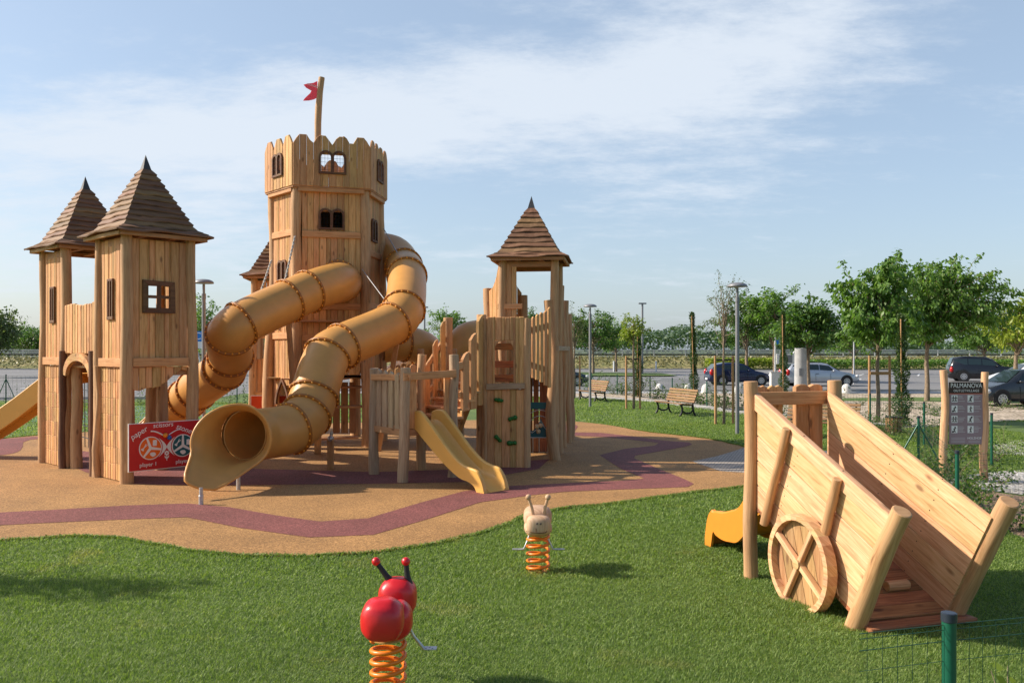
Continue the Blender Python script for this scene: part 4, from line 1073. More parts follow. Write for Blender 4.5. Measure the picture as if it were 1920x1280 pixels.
# ------------------------------------------------------------------ right turret with palisade
O3 = Vector((-.2, 17.9, 0)); U3 = Vector((.99, -.135, 0)).normalized(); V3 = Vector((.135, .99, 0)).normalized(); s3 = 1.1
t3 = thing('turret', 'open-sided turret on log posts with pyramid roof, beside the climbing wall', 'play tower', O3[:], 'turrets with boarded pyramid roofs')
turret_posts(t3, O3, U3, V3, s3, 4.2, r=.085)
c3 = O3 + (U3 + V3) * (s3 / 2); roof(t3, (c3.x, c3.y), U3, V3, .80, 4.22, 1.17, 12)
m = MB()
for q in (.02, s3 - .02):
    beam(m, O3 + V3 * q + Vector((0, 0, 4.08)), O3 + V3 * q + U3 * s3 + Vector((0, 0, 4.08)), .07, .11); beam(m, O3 + U3 * q + Vector((0, 0, 4.08)), O3 + U3 * q + V3 * s3 + Vector((0, 0, 4.08)), .07, .11)
for i in range(8): beam(m, O3 + U3 * (.07 + i * .137) + Vector((0, 0, 1.75)), O3 + U3 * (.07 + i * .137) + V3 * s3 + Vector((0, 0, 1.75)), .13, .035)
m.build('deck', W_DARKP, t3)
A, B = pt(O3 + V3 * s3, -V3, .0), pt(O3, V3, .05)
m = MB(); planks(m, A, B, 1.7, 4.1, pw=.13, seed=71, jitter=.02); m.build('wall_planks', W_PLANK, t3)
m = MB(); A, B = pt(O3 + U3 * s3 * .2, U3, 0), pt(O3 + U3 * s3 * .02, U3, 0)
planks(m, pt(O3, U3, .08), pt(O3, U3, .30), 2.9, 4.1, pw=.11, seed=75); hboard(m, pt(O3, U3, -.1), pt(O3, U3, .42), 3.20, .11, .04, .03)
m.build('side_planks', W_PLANK, t3)
# swept side panels left and right of the entry
sw = thing('side_screen', 'plank screen with a concave swept top left of the open turret', 'screen', (-.5, 18.2, 0))
m = MB(); pA = P(915, 640, 18.6); pB = Vector((O3.x - .02, O3.y + .0, 0)); Ls = (Vector((pA.x, pA.y, 0)) - pB).length
planks(m, (pA.x, pA.y), (pB.x, pB.y), 1.7, 3.6, pw=.085, seed=72, top=lambda s: 3.57 + .85 * max(0, (s / Ls)) ** 2.6, jitter=.008); m.build('planks', W_PLANK, sw)
m = MB(); log(m, (pA.x, pA.y, 1.5), (pA.x, pA.y, 3.62), .10, .10, seed=4); m.build('post', W_LOG, sw)
m = MB(); log(m, (.25, 19.0, 0), (.25, 19.0, 3.5), .10, .10, seed=6.4); m.build('post', W_LOG, sw)
m = MB(); planks(m, (-.02, 19.0), (.22, 19.02), 1.7, 3.5, pw=.11, top=lambda s: 3.9 - 1.4 * s, seed=77); hboard(m, (-.05, 19.0), (.25, 19.02), 3.02, .12); m.build('planks', W_PLANK, sw)
# palings between climbing wall and the log palisade
pl = thing('paling_fence', 'rising palings between the arched climbing wall and the tall log palisade', 'fence', (.5, 17.1, 0))
palings(pl, (.30, 16.75), (.80, 17.45), 1.80, 1.52, 2.9, 3.15, pw=.115, seed=9, gap=.04, rails=(.22, .8), t=.04)
for i, (px, py, tp, lean) in enumerate(((1042, 863, 3.32, -.14), (1051, 850, 4.0, -.05), (1061, 839, 3.8, -.07), (1071, 825, 3.2, -.02), (1066, 831, 3.5, -.05))):
    x, y = G(px, py)
    m = MB(); log(m, (x, y, -.02), (x + lean, y + .1, tp), .115 if i == 0 else .075, .10 if i == 0 else .065, bend=.07, seed=i * 2.7, n=11)
    lg = m.build('palisade_log', W_LOG, t3)
m = MB(); a = Vector((.95, 18.0, 0)); b = Vector((1.42, 21.2, 0)); planks(m, (a.x, a.y), (b.x, b.y), .05, 3.2, pw=.2, seed=81, top=lambda s: 3.9 - .35 * s, gap=.02, t=.05, out=-.05)
m = MB(); beam(m, (.93, 17.7, 2.32), (1.35, 20.2, 2.32), .05, .1); m.build('rail', W_GREY, t3)
# dark inner boards under the turret
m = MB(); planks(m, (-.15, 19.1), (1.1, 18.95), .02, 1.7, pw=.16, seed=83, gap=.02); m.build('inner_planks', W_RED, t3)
# fence behind, between tower and right castle
bf = thing('bridge', 'plank bridge with palings joining the castle tower to the right-hand turret', 'bridge', (-2, 20.5, 0))
palings(bf, (-3.0, 20.9), (-1.4, 20.4), .95, .95, 1.95, 1.95, pw=.12, seed=15); palings(bf, (-1.4, 20.4), (-.3, 19.6), 1.1, 1.5, 2.1, 2.5, pw=.12, seed=16)
m = MB()
for k in range(14):
    t = k / 14; a = Vector((-3.0, 21.0, .98)).lerp(Vector((-.2, 19.7, 1.55)), t); beam(m, a, a + Vector((.35, .9, 0)), .17, .035)
m.build('deck', W_DARKP, bf)
for x, y in ((-2.2, 20.75), (-1.4, 20.45), (-1.3, 21.6), (-.4, 19.6)):
    m = MB(); log(m, (x, y, 0), (x, y, 2.3), .09, .085, seed=x); m.build('post', W_LOG, bf)

# ------------------------------------------------------------------ play panels
def disc(mb, c, r, x, z, n, t, seg=28):
    prism(mb, [(r * math.cos(2 * math.pi * k / seg), r * math.sin(2 * math.pi * k / seg)) for k in range(seg)], c, x, z, n, t, 'x')
a = Vector(G(239, 889) + (0,)); d = Vector((.675, .738, 0)).normalized()
a = Vector((-6.54, 14.49, 0)) ; n = Vector((d.y, -d.x, 0)); Wp = 1.30; z0, z1 = .22, 1.04
gp = thing('game_board', 'red paper-scissors-stone game panel beside the front post of the near turret', 'game panel', (a + d * .6)[:])
m = MB(); a = a + n * .05; rr = .02
prism(m, [(0, z0), (Wp, z0), (Wp, z1), (0, z1)], a, d, (0, 0, 1), n, .018, 'x', .0); bd_ = m.build('border', M_WHITE, gp)
m = MB(); prism(m, [(.012, z0 + .012), (Wp - .012, z0 + .012), (Wp - .012, z1 - .012), (.012, z1 - .012)], a + n * .003, d, (0, 0, 1), n, .020, 'x'); m.build('panel', M_RED, gp)
pos = lambda x, z, o=.015: a + d * x + Vector((0, 0, z)) + n * o
for cx, mt, off in ((.375, M_OPAN, .35), (.955, M_TEAL, 0)):
    cz = z0 + .38; r = .20
    m = MB(); disc(m, pos(cx, cz, .017), r, d, (0, 0, 1), n, .012); rm = m.build('dial_rim', M_WHITE, gp)
    m = MB()
    for k in range(3):
        a0 = off + math.pi / 2 + k * 2 * math.pi / 3 + .09; a1 = off + math.pi / 2 + (k + 1) * 2 * math.pi / 3 - .09
        seg = [(.03 * math.cos((a0 + a1) / 2), .03 * math.sin((a0 + a1) / 2))] + [((r - .016) * math.cos(a0 + (a1 - a0) * j / 10), (r - .016) * math.sin(a0 + (a1 - a0) * j / 10)) for j in range(11)]
        prism(m, seg, pos(cx, cz, .020), d, (0, 0, 1), n, .012, 'x')
    m.build('dial_segments', mt, rm)
    m = MB(); o = .0275
    k0 = off + math.pi / 2 + math.pi / 3
    cs = [(cx + .115 * math.cos(k0 + k * 2 * math.pi / 3), cz + .115 * math.sin(k0 + k * 2 * math.pi / 3)) for k in range(3)]
    # stone, paper, scissors in turn
    sc0, st0, pa0 = (cs[0], cs[1], cs[2]) if off == 0 else (cs[0], cs[1], cs[2])
    prism(m, [(math.cos(t) * .048 * (1 + .15 * math.cos(2 * t + 1)), math.sin(t) * .038 * (1 + .12 * math.sin(3 * t))) for t in [2 * math.pi * k / 16 for k in range(16)]], pos(*st0, o), d, (0, 0, 1), n, .006, 'x')
    prism(m, [(-.038, -.05), (.030, -.052), (.036, .04), (.01, .05), (-.034, .045)], pos(*pa0, o), d, (0, 0, 1), n, .006, 'x')
    for sg in (-1, 1):
        aa = .9 + sg * .22; q = Vector((math.cos(aa), math.sin(aa)))
        pr = Vector((-q.y, q.x)); p0 = -q * .03
        prism(m, [tuple(p0 - pr * .006), tuple(q * .07 - pr * .009), tuple(q * .07 + pr * .002), tuple(p0 + pr * .006)], pos(*sc0, o + sg * .001), d, (0, 0, 1), n, .005, 'x')
        ec = p0 - q * .018
        disc(m, pos(sc0[0] + ec.x - q.y * sg * .0, sc0[1] + ec.y, o), .016, d, (0, 0, 1), n, .006, 10)
    disc(m, pos(cx, cz, o), .014, d, (0, 0, 1), n, .008, 12)
    m.build('dial_symbols', M_WHITE, rm)
    # crescent beside the dial
    m = MB(); sg = 1 if cx < .6 else -1
    arc = [(cx + sg * (r + .018) * math.cos(t), cz + (r + .018) * math.sin(t)) for t in [-.85 + 1.7 * k / 10 for k in range(11)]]
    arc2 = [(cx + sg * (r + .018 + .075 * (1 - abs(k / 5 - 1) ** 1.0)) * math.cos(t), cz + (r + .018) * math.sin(t)) for k, t in enumerate([-.85 + 1.7 * k / 10 for k in range(11)])]
    for k in range(10):
        q4 = [(x - 0, z) for x, z in (arc[k], arc[k + 1], arc2[k + 1], arc2[k])]
        if abs(q4[0][0] - q4[3][0]) + abs(q4[1][0] - q4[2][0]) > .001: prism(m, q4, a + n * .016, d, (0, 0, 1), n, .008, 'x')
    m.build('crescent', M_WHITE, rm)
m = MB()
for sg, x0 in ((-1, .60), (1, .70)):
    pth = [pos(x0 + sg * .22 * t + 0, z0 + .585 + .085 * math.sin(t * 1.6), .02) for t in [k / 8 for k in range(9)]]
    tube(m, pth, .013 if sg < 0 else .009, 6)
m.build('bead_track', M_WHITE, gp)
m = MB(); ball(m, pos(.625, z0 + .585, .05), .042, 14, 10); m.build('bead', M_OBEAD, gp)
m = MB(); ball(m, pos(.695, z0 + .54, .05), .040, 14, 10); m.build('bead', M_BLUE, gp)
m = MB(); fc = (.665, z0 + .27)
for k in range(7): disc(m, pos(fc[0] + .028 * math.cos(k * .8976), fc[1] + .028 * math.sin(k * .8976), .016 + k * .0003), .015, d, (0, 0, 1), n, .006, 8)
prism(m, [(-.004, -.13), (.006, -.13), (.005, -.03), (-.005, -.03)], pos(*fc, .016), d, (0, 0, 1), n, .006)
for sg in (-1, 1): prism(m, [(0, -.105), (sg * .035, -.075), (sg * .04, -.04), (sg * .008, -.07)], pos(*fc, .0165), d, (0, 0, 1), n, .005)
m.build('flower', M_WHITE, gp)
UPZ = (0, 0, 1); o = .016
for s, x, z, sz, ro in (('paper', .175, z0 + .65, .135, .50), ('scissors', .60, z0 + .765, .115, .03), ('stone', .98, z0 + .67, .135, -.40)):
    text(gp, s, pos(x, z, o), sz, d, UPZ, M_WHITE, .003, rot=ro, shear=.15, name='lettering_' + s)
text(gp, 'player 1', pos(.34, z0 + .10, o), .095, d, UPZ, M_WHITE, .003, name='lettering_player'); text(gp, 'player 2', pos(.98, z0 + .10, o), .095, d, UPZ, M_WHITE, .003, name='lettering_player')
# orange-red panel behind, under the tower
x0, y0 = P(470, 765, 21.0).x, 21.0
rpn = thing('game_board', 'orange-red play panel half hidden above the front tube slide mouth', 'game panel', (x0 + .6, y0, 0))
m = MB(); prism(m, [(0, .15), (1.25, .15), (1.25, 1.17), (0, 1.17)], (x0, y0, 0), (1, .1, 0), (0, 0, 1), (.1, -1, 0), .02, 'x'); m.build('border', M_WHITE, rpn)
m = MB(); prism(m, [(.015, .165), (1.235, .165), (1.235, 1.155), (.015, 1.155)], (x0, y0 - .003, 0), (1, .1, 0), (0, 0, 1), (.1, -1, 0), .022, 'x'); m.build('panel', M_ORED, rpn)
# teal bead panel under the right turret
tp = thing('bead_maze', 'teal bead maze panel with mountain outline under the open turret', 'game panel', (.6, 17.9, 0))
a = Vector((.22, 17.80, 0)); d = Vector((1, -.02, 0)).normalized(); n = Vector((d.y, -d.x, 0))
m = MB(); prism(m, [(0, 1.06), (.72, 1.06), (.72, 1.20), (0, 1.20)], a, d, UPZ, n, .03, 'x')
mt_ = [(0, .46), (.72, .46), (.72, .66), (.66, .62), (.60, .74), (.53, .62), (.45, .72), (.38, .86), (.28, .66), (.20, .60), (.12, .66), (0, .56)]
prism(m, mt_, a, d, UPZ, n, .03, 'x'); m.build('panel', M_TEAL, tp)
m = MB(); tube(m, [a + d * x + n * .03 + Vector((0, 0, z)) for x, z in ((.02, .47), (.72, .47))], .008, 5)
tube(m, [a + d * x + n * .02 + Vector((0, 0, z - .035)) for x, z in mt_[2:]], .007, 5)
m.build('outline', M_WHITE, tp)
m = MB()
for r in (.30, .42): tube(m, [a + d * (.36 - r * math.cos(t) * .85) + n * .02 + Vector((0, 0, .62 + r * math.sin(t))) for t in [math.pi * k / 14 for k in range(15)]], .009, 6)
tube(m, [a + d * .58 + n * .02 + Vector((0, 0, .7)), a + d * .58 + n * .02 + Vector((0, 0, 1.1))], .009, 6); m.build('wire', M_STEEL, tp)
for (x, z, mt2, r) in ((.57, .98, M_BLUE, .04), (.52, .88, M_OBEAD, .045), (.60, .88, M_OBEAD, .045), (.53, .76, M_RBEAD, .04), (.60, .76, M_RBEAD, .04), (.69, .97, M_WBEAD, .05), (.30, .70, M_WBEAD, .05), (.37, .72, M_WBEAD, .05), (.33, .60, M_WBEAD, .05), (.04, .88, M_OCHRE, .04)):
    m = MB(); ball(m, a + d * x + n * .05 + Vector((0, 0, z)), r, 9, 7); m.build('bead', mt2, tp)

# left open slide, running out of the frame
ls = thing('plastic_slide', 'long yellow slide running down leftwards from the left-end turret', 'slide', (-9.6, 17.6, 0), 'open yellow slides')
prof = [(-.2, 1.95, 1.75, .2), (.1, 1.93, 1.7, .25), (.5, 1.62, 1.45, .3), (1.2, 1.12, .95, .3), (1.9, .68, .52, .3), (2.6, .32, .2, .28), (3.1, .22, .1, .25), (3.4, .15, 0, .22)]
o = open_slide(ls, (-9.15, 17.85), (-1, .12), [(q, zf - .15, zb - .15, w) for q, zf, zb, w in prof], .6, M_SLIDE)
# raised outer post board beside left turret (ladder rail)
# ------------------------------------------------------------------ spring riders
def helix(mb, c, r, z0, z1, turns, rt, top_r=None):
    n = int(turns * 22); pts = []
    for i in range(n + 1):
        t = i / n; a = 2 * math.pi * turns * t; q = r + ((top_r or r) - r) * t
        pts.append((c[0] + q * math.cos(a), c[1] + q * math.sin(a), z0 + (z1 - z0) * t))
    tube(mb, pts, rt, 9, True)
sx, sy = G(1009, 1070)
sn = thing('spring_rider', 'pale wooden snail rider on orange coil spring, in grass near the rubber edge', 'spring rider', (sx, sy, 0))
m = MB(); helix(m, (sx, sy), .112, .0, .375, 5.1, .0155); m.build('spring', M_SPRING, sn)
m = MB(); ball(m, (sx, sy, .385), .12, 16, 4, (1, 1, .14)); ball(m, (sx, sy, .0), .125, 16, 4, (1, 1, .1)); m.build('spring_plate', M_OCHRE, sn)
def boxy(p, e=.62):
    f = lambda a: math.copysign(abs(a) ** e, a); return Vector((f(p.x), f(p.y), f(p.z)))
m = MB()
ball(m, (sx, sy + .06, .445), .17, 22, 14, (.86, 1.55, .40), fn=lambda p: boxy(p, .75))
ball(m, (sx, sy + .16, .535), .155, 24, 16, (.97, 1.15, .74), fn=lambda p: boxy(p, .72)); m.build('body', M_SNAIL, sn)
m = MB(); ball(m, (sx, sy - .17, .515), .125, 20, 14, (1.0, .78, .80), fn=lambda p: boxy(p, .62)); hd = m.build('head', M_SNAIL, sn)
m = MB()
for s in (-1, 1): ball(m, (sx + s * .019, sy - .268, .545), .0085, 8, 6, (.8, .8, 1.5))
m.build('eyes', M_BLACK, hd)
m = MB(); yy = sy - .268; tube(m, [(sx - .085 + .17 * k / 10, yy + .012 * abs(k - 5) / 5 + (.006 if k in (0, 10) else 0), .457 - .006 * math.sin(math.pi * k / 10) + (.018 if k == 10 else 0)) for k in range(11)], .0042, 6)
tube(m, [(sx - .03, yy, .50), (sx - .028, yy - .001, .462)], .004, 6)
tube(m, [(sx - .15, sy + .05, .43), (sx - .125, sy - .1, .435), (sx - .10, sy - .2, .455)], .004, 6); tube(m, [(sx + .15, sy + .05, .43), (sx + .125, sy - .1, .435), (sx + .10, sy - .2, .455)], .004, 6)
m.build('carved_lines', M_SNAILD, hd)
for s in (-1, 1):
    m = MB(); p0 = Vector((sx + s * .048, sy - .13, .56)); p1_ = Vector((sx + s * .100 - .004, sy - .16, .795))
    tube(m, [p0, p0.lerp(p1_, .5) + Vector((-s * .008, 0, 0)), p1_], [.022, .017, .015], 10); ball(m, p1_, .030, 14, 10); m.build('feeler', M_SNAIL, sn)
m = MB()
for s in (-1, 1):
    tube(m, [(sx + s * .09, sy - .02, .40), (sx + s * .105, sy - .04, .34), (sx + s * .15, sy - .05, .24), (sx + s * .24, sy - .05, .235)], .009, 7)
    beam(m, (sx + s * .17, sy - .05, .24), (sx + s * .27, sy - .05, .24), .05, .006)
m.build('foot_rest', M_STEEL, sn)

lx, ly = -.815, 5.62
lb = thing('spring_rider', 'red beetle rider with black feelers on orange coil spring, at the bottom edge', 'spring rider', (lx, ly, 0))
m = MB(); helix(m, (lx, ly), .108, .0, .40, 5.6, .0165); m.build('spring', M_SPRING, lb)
m = MB(); ball(m, (lx, ly, .40), .11, 16, 4, (1, 1, .12)); ball(m, (lx, ly, .0), .125, 16, 4, (1, 1, .1)); m.build('spring_plate', M_OCHRE, lb)
fac = lambda s: (lambda p: boxy(p, .80) * (1 + .055 * noise.noise(p * 2.4 + Vector((s, s, 0)))))
m = MB(); ball(m, (lx + .005, ly - .27, .612), .138, 26, 18, (.98, .95, .98), fn=fac(1)); ball(m, (lx + .07, ly - .10, .555), .120, 24, 16, (.86, 1, 1), fn=fac(4)); ball(m, (lx + .03, ly - .02, .52), .13, 24, 16, (1, 1.3, .85), fn=fac(6)); m.build('body', M_LADY, lb)
m = MB(); ball(m, (lx + .018, ly + .33, .575), .133, 26, 18, (1.0, .9, 1.05), fn=fac(3)); hd = m.build('head', M_LADY, lb)
for s, dx, px_ in ((-1, -.045, 705), (1, .045, 761)):
    m = MB(); p0 = Vector((lx + .035 + dx * 1.25, ly + .33, .67)); p1_ = P(px_, 1052, 5.95)
    tube(m, [p0, p0.lerp(p1_, .35), p1_], [.034, .021, .0165], 12); f = m.build('feeler', M_BLACK, lb); m = MB(); ball(m, p1_, .030, 16, 12); m.build('feeler_tip', M_LADY, f)
m = MB()
for s, yf in ((-1, .40), (1, .05)):
    ox = .03; k_ = 1 if s > 0 else .62; tube(m, [(lx + ox + s * .10 * k_, ly + yf * .6, .47), (lx + ox + s * .13 * k_, ly + yf, .40), (lx + ox + s * .20 * k_, ly + yf, .315), (lx + ox + s * .235 * k_, ly + yf, .31)], .011, 8)
    beam(m, (lx + ox + s * .20 * k_, ly + yf, .318), (lx + ox + s * .285 * k_, ly + yf, .318), .06, .007)
m.build('foot_rest', M_STEEL, lb)
m = MB()
for s in (1,):
    for k in range(3): ball(m, (lx + .03 + s * (.215 + k * .022), ly + .035 + (k % 2) * .025, .3215), .006, 6, 3, (1, 1, .2))
m.build('foot_rest_holes', M_BLACK, lb)

# ------------------------------------------------------------------ play cart
CO = Vector((2.866, 7.05, 0)); CA = Vector((-.281, .96, 0)).normalized(); CW = Vector((CA.y, -CA.x, 0)); 
ct = thing('play_cart', 'big slanted wooden hay cart with spoked wheel and yellow slide, on the lawn', 'play cart', CO[:])
cp = lambda s, w, z: CO + CA * s + CW * w + Vector((0, 0, z))
WD = .955
for w in (0, WD):
    m = MB(); log(m, cp(1.62, w + (-.0 if w == 0 else .03), -.02), cp(1.62, w + (0 if w == 0 else .03), 1.975), .072, .070, bend=.012, wob=.06, seed=w * 3 + 1, n=11, seg=16); m.build('corner_post', W_LOG, ct)
lt = math.radians(27.5); sl_dir = CA * (-math.sin(lt)) + Vector((0, 0, math.cos(lt)))
for w in (-.0, WD):
    m = MB(); a = cp(.03, w + (-.03 if w == 0 else .03), -.02); ln = 1.22 if w == 0 else 1.25
    log(m, a, a + sl_dir * ln, .078, .078, bend=.015, wob=.07, seed=w * 5 + 2.3, n=11, seg=16); m.build('shaft_post', W_LOG, ct)
pd_ = CA * math.cos(math.radians(24.0)) + Vector((0, 0, math.sin(math.radians(24.0)))); pn = CA * (-math.sin(math.radians(24.0))) + Vector((0, 0, math.cos(math.radians(24.0))))
for w, nm in ((.045, 0), (WD - .045, 1)):
    m = MB(); O = cp(.02, w, .02); rd = random.Random(5 + nm)
    x1 = (1.585) / math.cos(math.radians(24)) ; hts = [0, .225, .45, .675, .895, 1.045]
    t_ = .045
    for k in range(5):
        b0, b1 = hts[k] + .003, hts[k + 1] - .003
        # ends: lower end meets the shaft post line, upper end cut vertical at the corner post
        def e0(b): return b * math.tan(math.radians(24 - 27.5)) - .0
        def e1(b): return x1 + b * math.tan(math.radians(24))
        prism(m, [(e0(b0), b0), (e1(b0), b0), (e1(b1), b1), (e0(b1), b1)], O, pd_, pn, CW if nm else -CW, t_ + rd.uniform(-.003, .003), 'x', .006)
    prism(m, [(e0(.90), .90), (e1(.9), .90), (e1(1.05), 1.05), (e0(1.05), 1.05)], O + CW * (-.02 if nm == 0 else .0), pd_, pn, -CW, .06, 'x', .008) if nm == 0 else None
    side = m.build('side_panel', W_CART, ct)
    # screw heads
    m = MB()
    for xx in ((.12, .75, 1.35) if nm == 0 else (.55, 1.15)):
        for k in range(5):
            for q in (.05, .16): 
                c = O + pd_ * (xx + (hts[k] + q) * -.05) + pn * (hts[k] + q) + (-CW) * (t_ / 2 + .001); ball(m, c, .006, 6, 3, (1, 1, 1))
    m.build('screw_heads', M_SNAILD, side)
for s, a, b_ in ((1, cp(1.334, -.035, .60), cp(.961, -.035, 1.56)), (2, cp(.40, -.035, .70), cp(.225, -.035, 1.20))):
    m = MB(); log(m, a, b_, .043, .040, bend=.008, wob=.06, seed=s * 4, seg=12); m.build('batten', W_LOG, ct)
# wheel
wc_ = cp(.67, -.085, .375); wheel = MB(); rw = .445; K = 32
for k in range(K):
    a0, a1 = 2 * math.pi * k / K, 2 * math.pi * (k + 1) / K
    prism(wheel, [(rw * math.cos(a0), rw * math.sin(a0)), (rw * math.cos(a1), rw * math.sin(a1)), ((rw - .055) * math.cos(a1), (rw - .055) * math.sin(a1)), ((rw - .055) * math.cos(a0), (rw - .055) * math.sin(a0))], wc_, CA, (0, 0, 1), -CW, .10, 'x')
who = wheel.build('wheel', W_CART, ct)
m = MB()
for k in range(7):
    x0 = -rw + .04 + k * (2 * rw - .08) / 7; x1 = x0 + (2 * rw - .08) / 7 - .006; q = rw - .05
    h0, h1 = math.sqrt(max(.001, q * q - x0 * x0)), math.sqrt(max(.001, q * q - x1 * x1)); xm = (x0 + x1) / 2; hm = math.sqrt(q * q - xm * xm)
    ca, sa_ = math.cos(-.30), math.sin(-.30); rt = lambda p: (p[0] * ca - p[1] * sa_, p[0] * sa_ + p[1] * ca)
    prism(m, [rt(p) for p in ((x0, -h0), (xm, -hm), (x1, -h1), (x1, h1), (xm, hm), (x0, h0))], wc_ + CW * .03, CA, (0, 0, 1), -CW, .025, 'z', .003)
m.build('wheel_boards', W_DARKP, who)
m = MB()
for ang in (math.radians(121), math.radians(33)):
    e = CA * math.cos(ang) + Vector((0, 0, math.sin(ang))); q = .395
    if ang > 1: beam(m, wc_ - CW * .015 - e * q, wc_ - CW * .015 + e * q, .045, .05, up=-CW)
    else:
        for s in (-1, 1): beam(m, wc_ - CW * .018 + e * (s * .03), wc_ - CW * .018 + e * (s * q), .048, .052, up=-CW)
disc(m, wc_ - CW * .02, .045, CA, (0, 0, 1), -CW, .075, 12); m.build('spokes', W_CART, who)
# ramp floor of wet red boards
rd = random.Random(3); m = MB(); x = -.02; beam(m, cp(-.10, -.02, .03), cp(-.10, WD + .08, .03), .17, .035); fd = CA * math.cos(math.radians(23)) + Vector((0, 0, math.sin(math.radians(23))))
k = 0
while x < 1.75:
    wd = rd.uniform(.135, .165); w0, w1 = (.02, WD - .02) if k else (-.0, WD + .06); c = cp(.02, 0, .055) + fd * (x + wd / 2)
    beam(m, c + CW * w0, c + CW * w1, wd - .008, .035, up=fd.cross(CW) * -1 if False else CW.cross(fd)); x += wd; k += 1
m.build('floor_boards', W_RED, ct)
m = MB(); c = cp(.02, 0, .11) + fd * .30; log(m, c + CW * .52, c + CW * .74, .045, .045, bend=0, wob=.05, seg=12, n=3, seed=9); m.build('foot_block', W_CART, ct)
m = MB(); beam(m, cp(1.66, .02, 1.80), cp(1.66, WD + .0, 1.80), .04, .135, up=(0, 0, 1)); 
m.build('cross_board', W_PLANK, ct)
m = MB()
for w0 in (.10, .28): prism(m, [(0, .62 if w0 < 0 else 1.0), (.165, 1.0), (.165, 1.905), (.12, 1.93), (.08, 1.915), (.04, 1.93), (0, 1.905)], cp(1.75, w0 - .0, 0), CW, (0, 0, 1), -CA, .035, 'z', .005)
for w0 in (.60, .765): prism(m, [(0, .62), (.16, .62), (.16, 1.91), (.12, 1.935), (.05, 1.935), (0, 1.91)], cp(1.76, w0, 0), CW, (0, 0, 1), -CA, .06, 'z', .005)
m.build('end_boards', W_PLANK, ct)
m = MB()
beam(m, cp(1.6, .05, .70), cp(1.8, .05, .70), .06, .1); beam(m, cp(1.6, WD - .05, .70), cp(1.8, WD - .05, .70), .06, .1)
m.build('platform_frame', W_LOG, ct)
prof = [(q * .70, zf, zb, wl) for q, zf, zb, wl in [(0, .72, .62, .25), (.18, .68, .56, .28), (.45, .50, .38, .29), (.75, .32, .20, .26), (1.0, .24, .16, .27), (1.22, .20, .15, .265), (1.42, .19, .17, .26), (1.52, .18, .19, .255), (1.60, .16, 0.0, .28), (1.70, .10, 0, .24), (1.78, .02, 0, .10)]]
pp_ = cp(1.78, .54, 0)
CSL = open_slide(ct, pp_, CA, prof, .56, plain('slide_orange', (.70, .245, .028), rough=.4, noise_amt=.04), name='slide_chute')

# ------------------------------------------------------------------ information board
ib = thing('information_board', 'taupe information board with pictograms between two log posts near the fence', 'sign', (8.0, 15.0, 0))
DI = 14.9; xl = (1770 - CX) * DI / F; xr = (1846 - CX) * DI / F
for px, tp_ in ((1770, 694), (1846, 698)):
    m = MB(); b = P(px, 0, DI); zt = H + (HY - tp_) * DI / F; log(m, (b.x, DI, -.02), (b.x, DI, zt), .068, .062, bend=.03, seed=px, wob=.1); m.build('post', W_CART if px < 1800 else W_CART, ib)
zt = H + (HY - 716) * DI / F; zb = H + (HY - 832) * DI / F; zl = H + (HY - 737) * DI / F
x0, x1 = (1778 - CX) * DI / F, (1841 - CX) * DI / F; wq = x1 - x0; X = (1, 0, 0); Z = (0, 0, 1); NN = (0, -1, 0); yb = DI - .03
m = MB(); prism(m, [(0, zb), (wq, zb), (wq, zl - .012), (0, zl - .012)], (x0, yb, 0), X, Z, NN, .02, 'x'); bo = m.build('board', M_SIGNG, ib)
m = MB(); prism(m, [(0, zl), (wq, zl), (wq, zt), (0, zt)], (x0, yb, 0), X, Z, NN, .02, 'x'); m.build('header', M_SIGNB, bo)
m = MB(); prism(m, [(0, zl - .012), (wq, zl - .012), (wq, zl), (0, zl)], (x0, yb, 0), X, Z, NN, .021, 'x'); m.build('accent_line', M_SIGNO, bo)
yt = yb - .011
text(bo, 'PALMANOVA', (x0 + wq / 2, yt, zt - .062), .112, X, Z, M_WHITE, .001, name='lettering_title', sx=.82)
text(bo, 'OUTLETVILLAGE', (x0 + wq / 2, yt, zt - .150), .058, X, Z, M_WHITE, .001, name='lettering_subtitle', space=1.18, sx=.9)
text(bo, 'HOLZHOF', (x0 + wq * .74, yt, zb + .105), .052, X, Z, M_WHITE, .001, name='lettering_maker')
m = MB(); m2 = MB(); m3 = MB(); rd = random.Random(4)
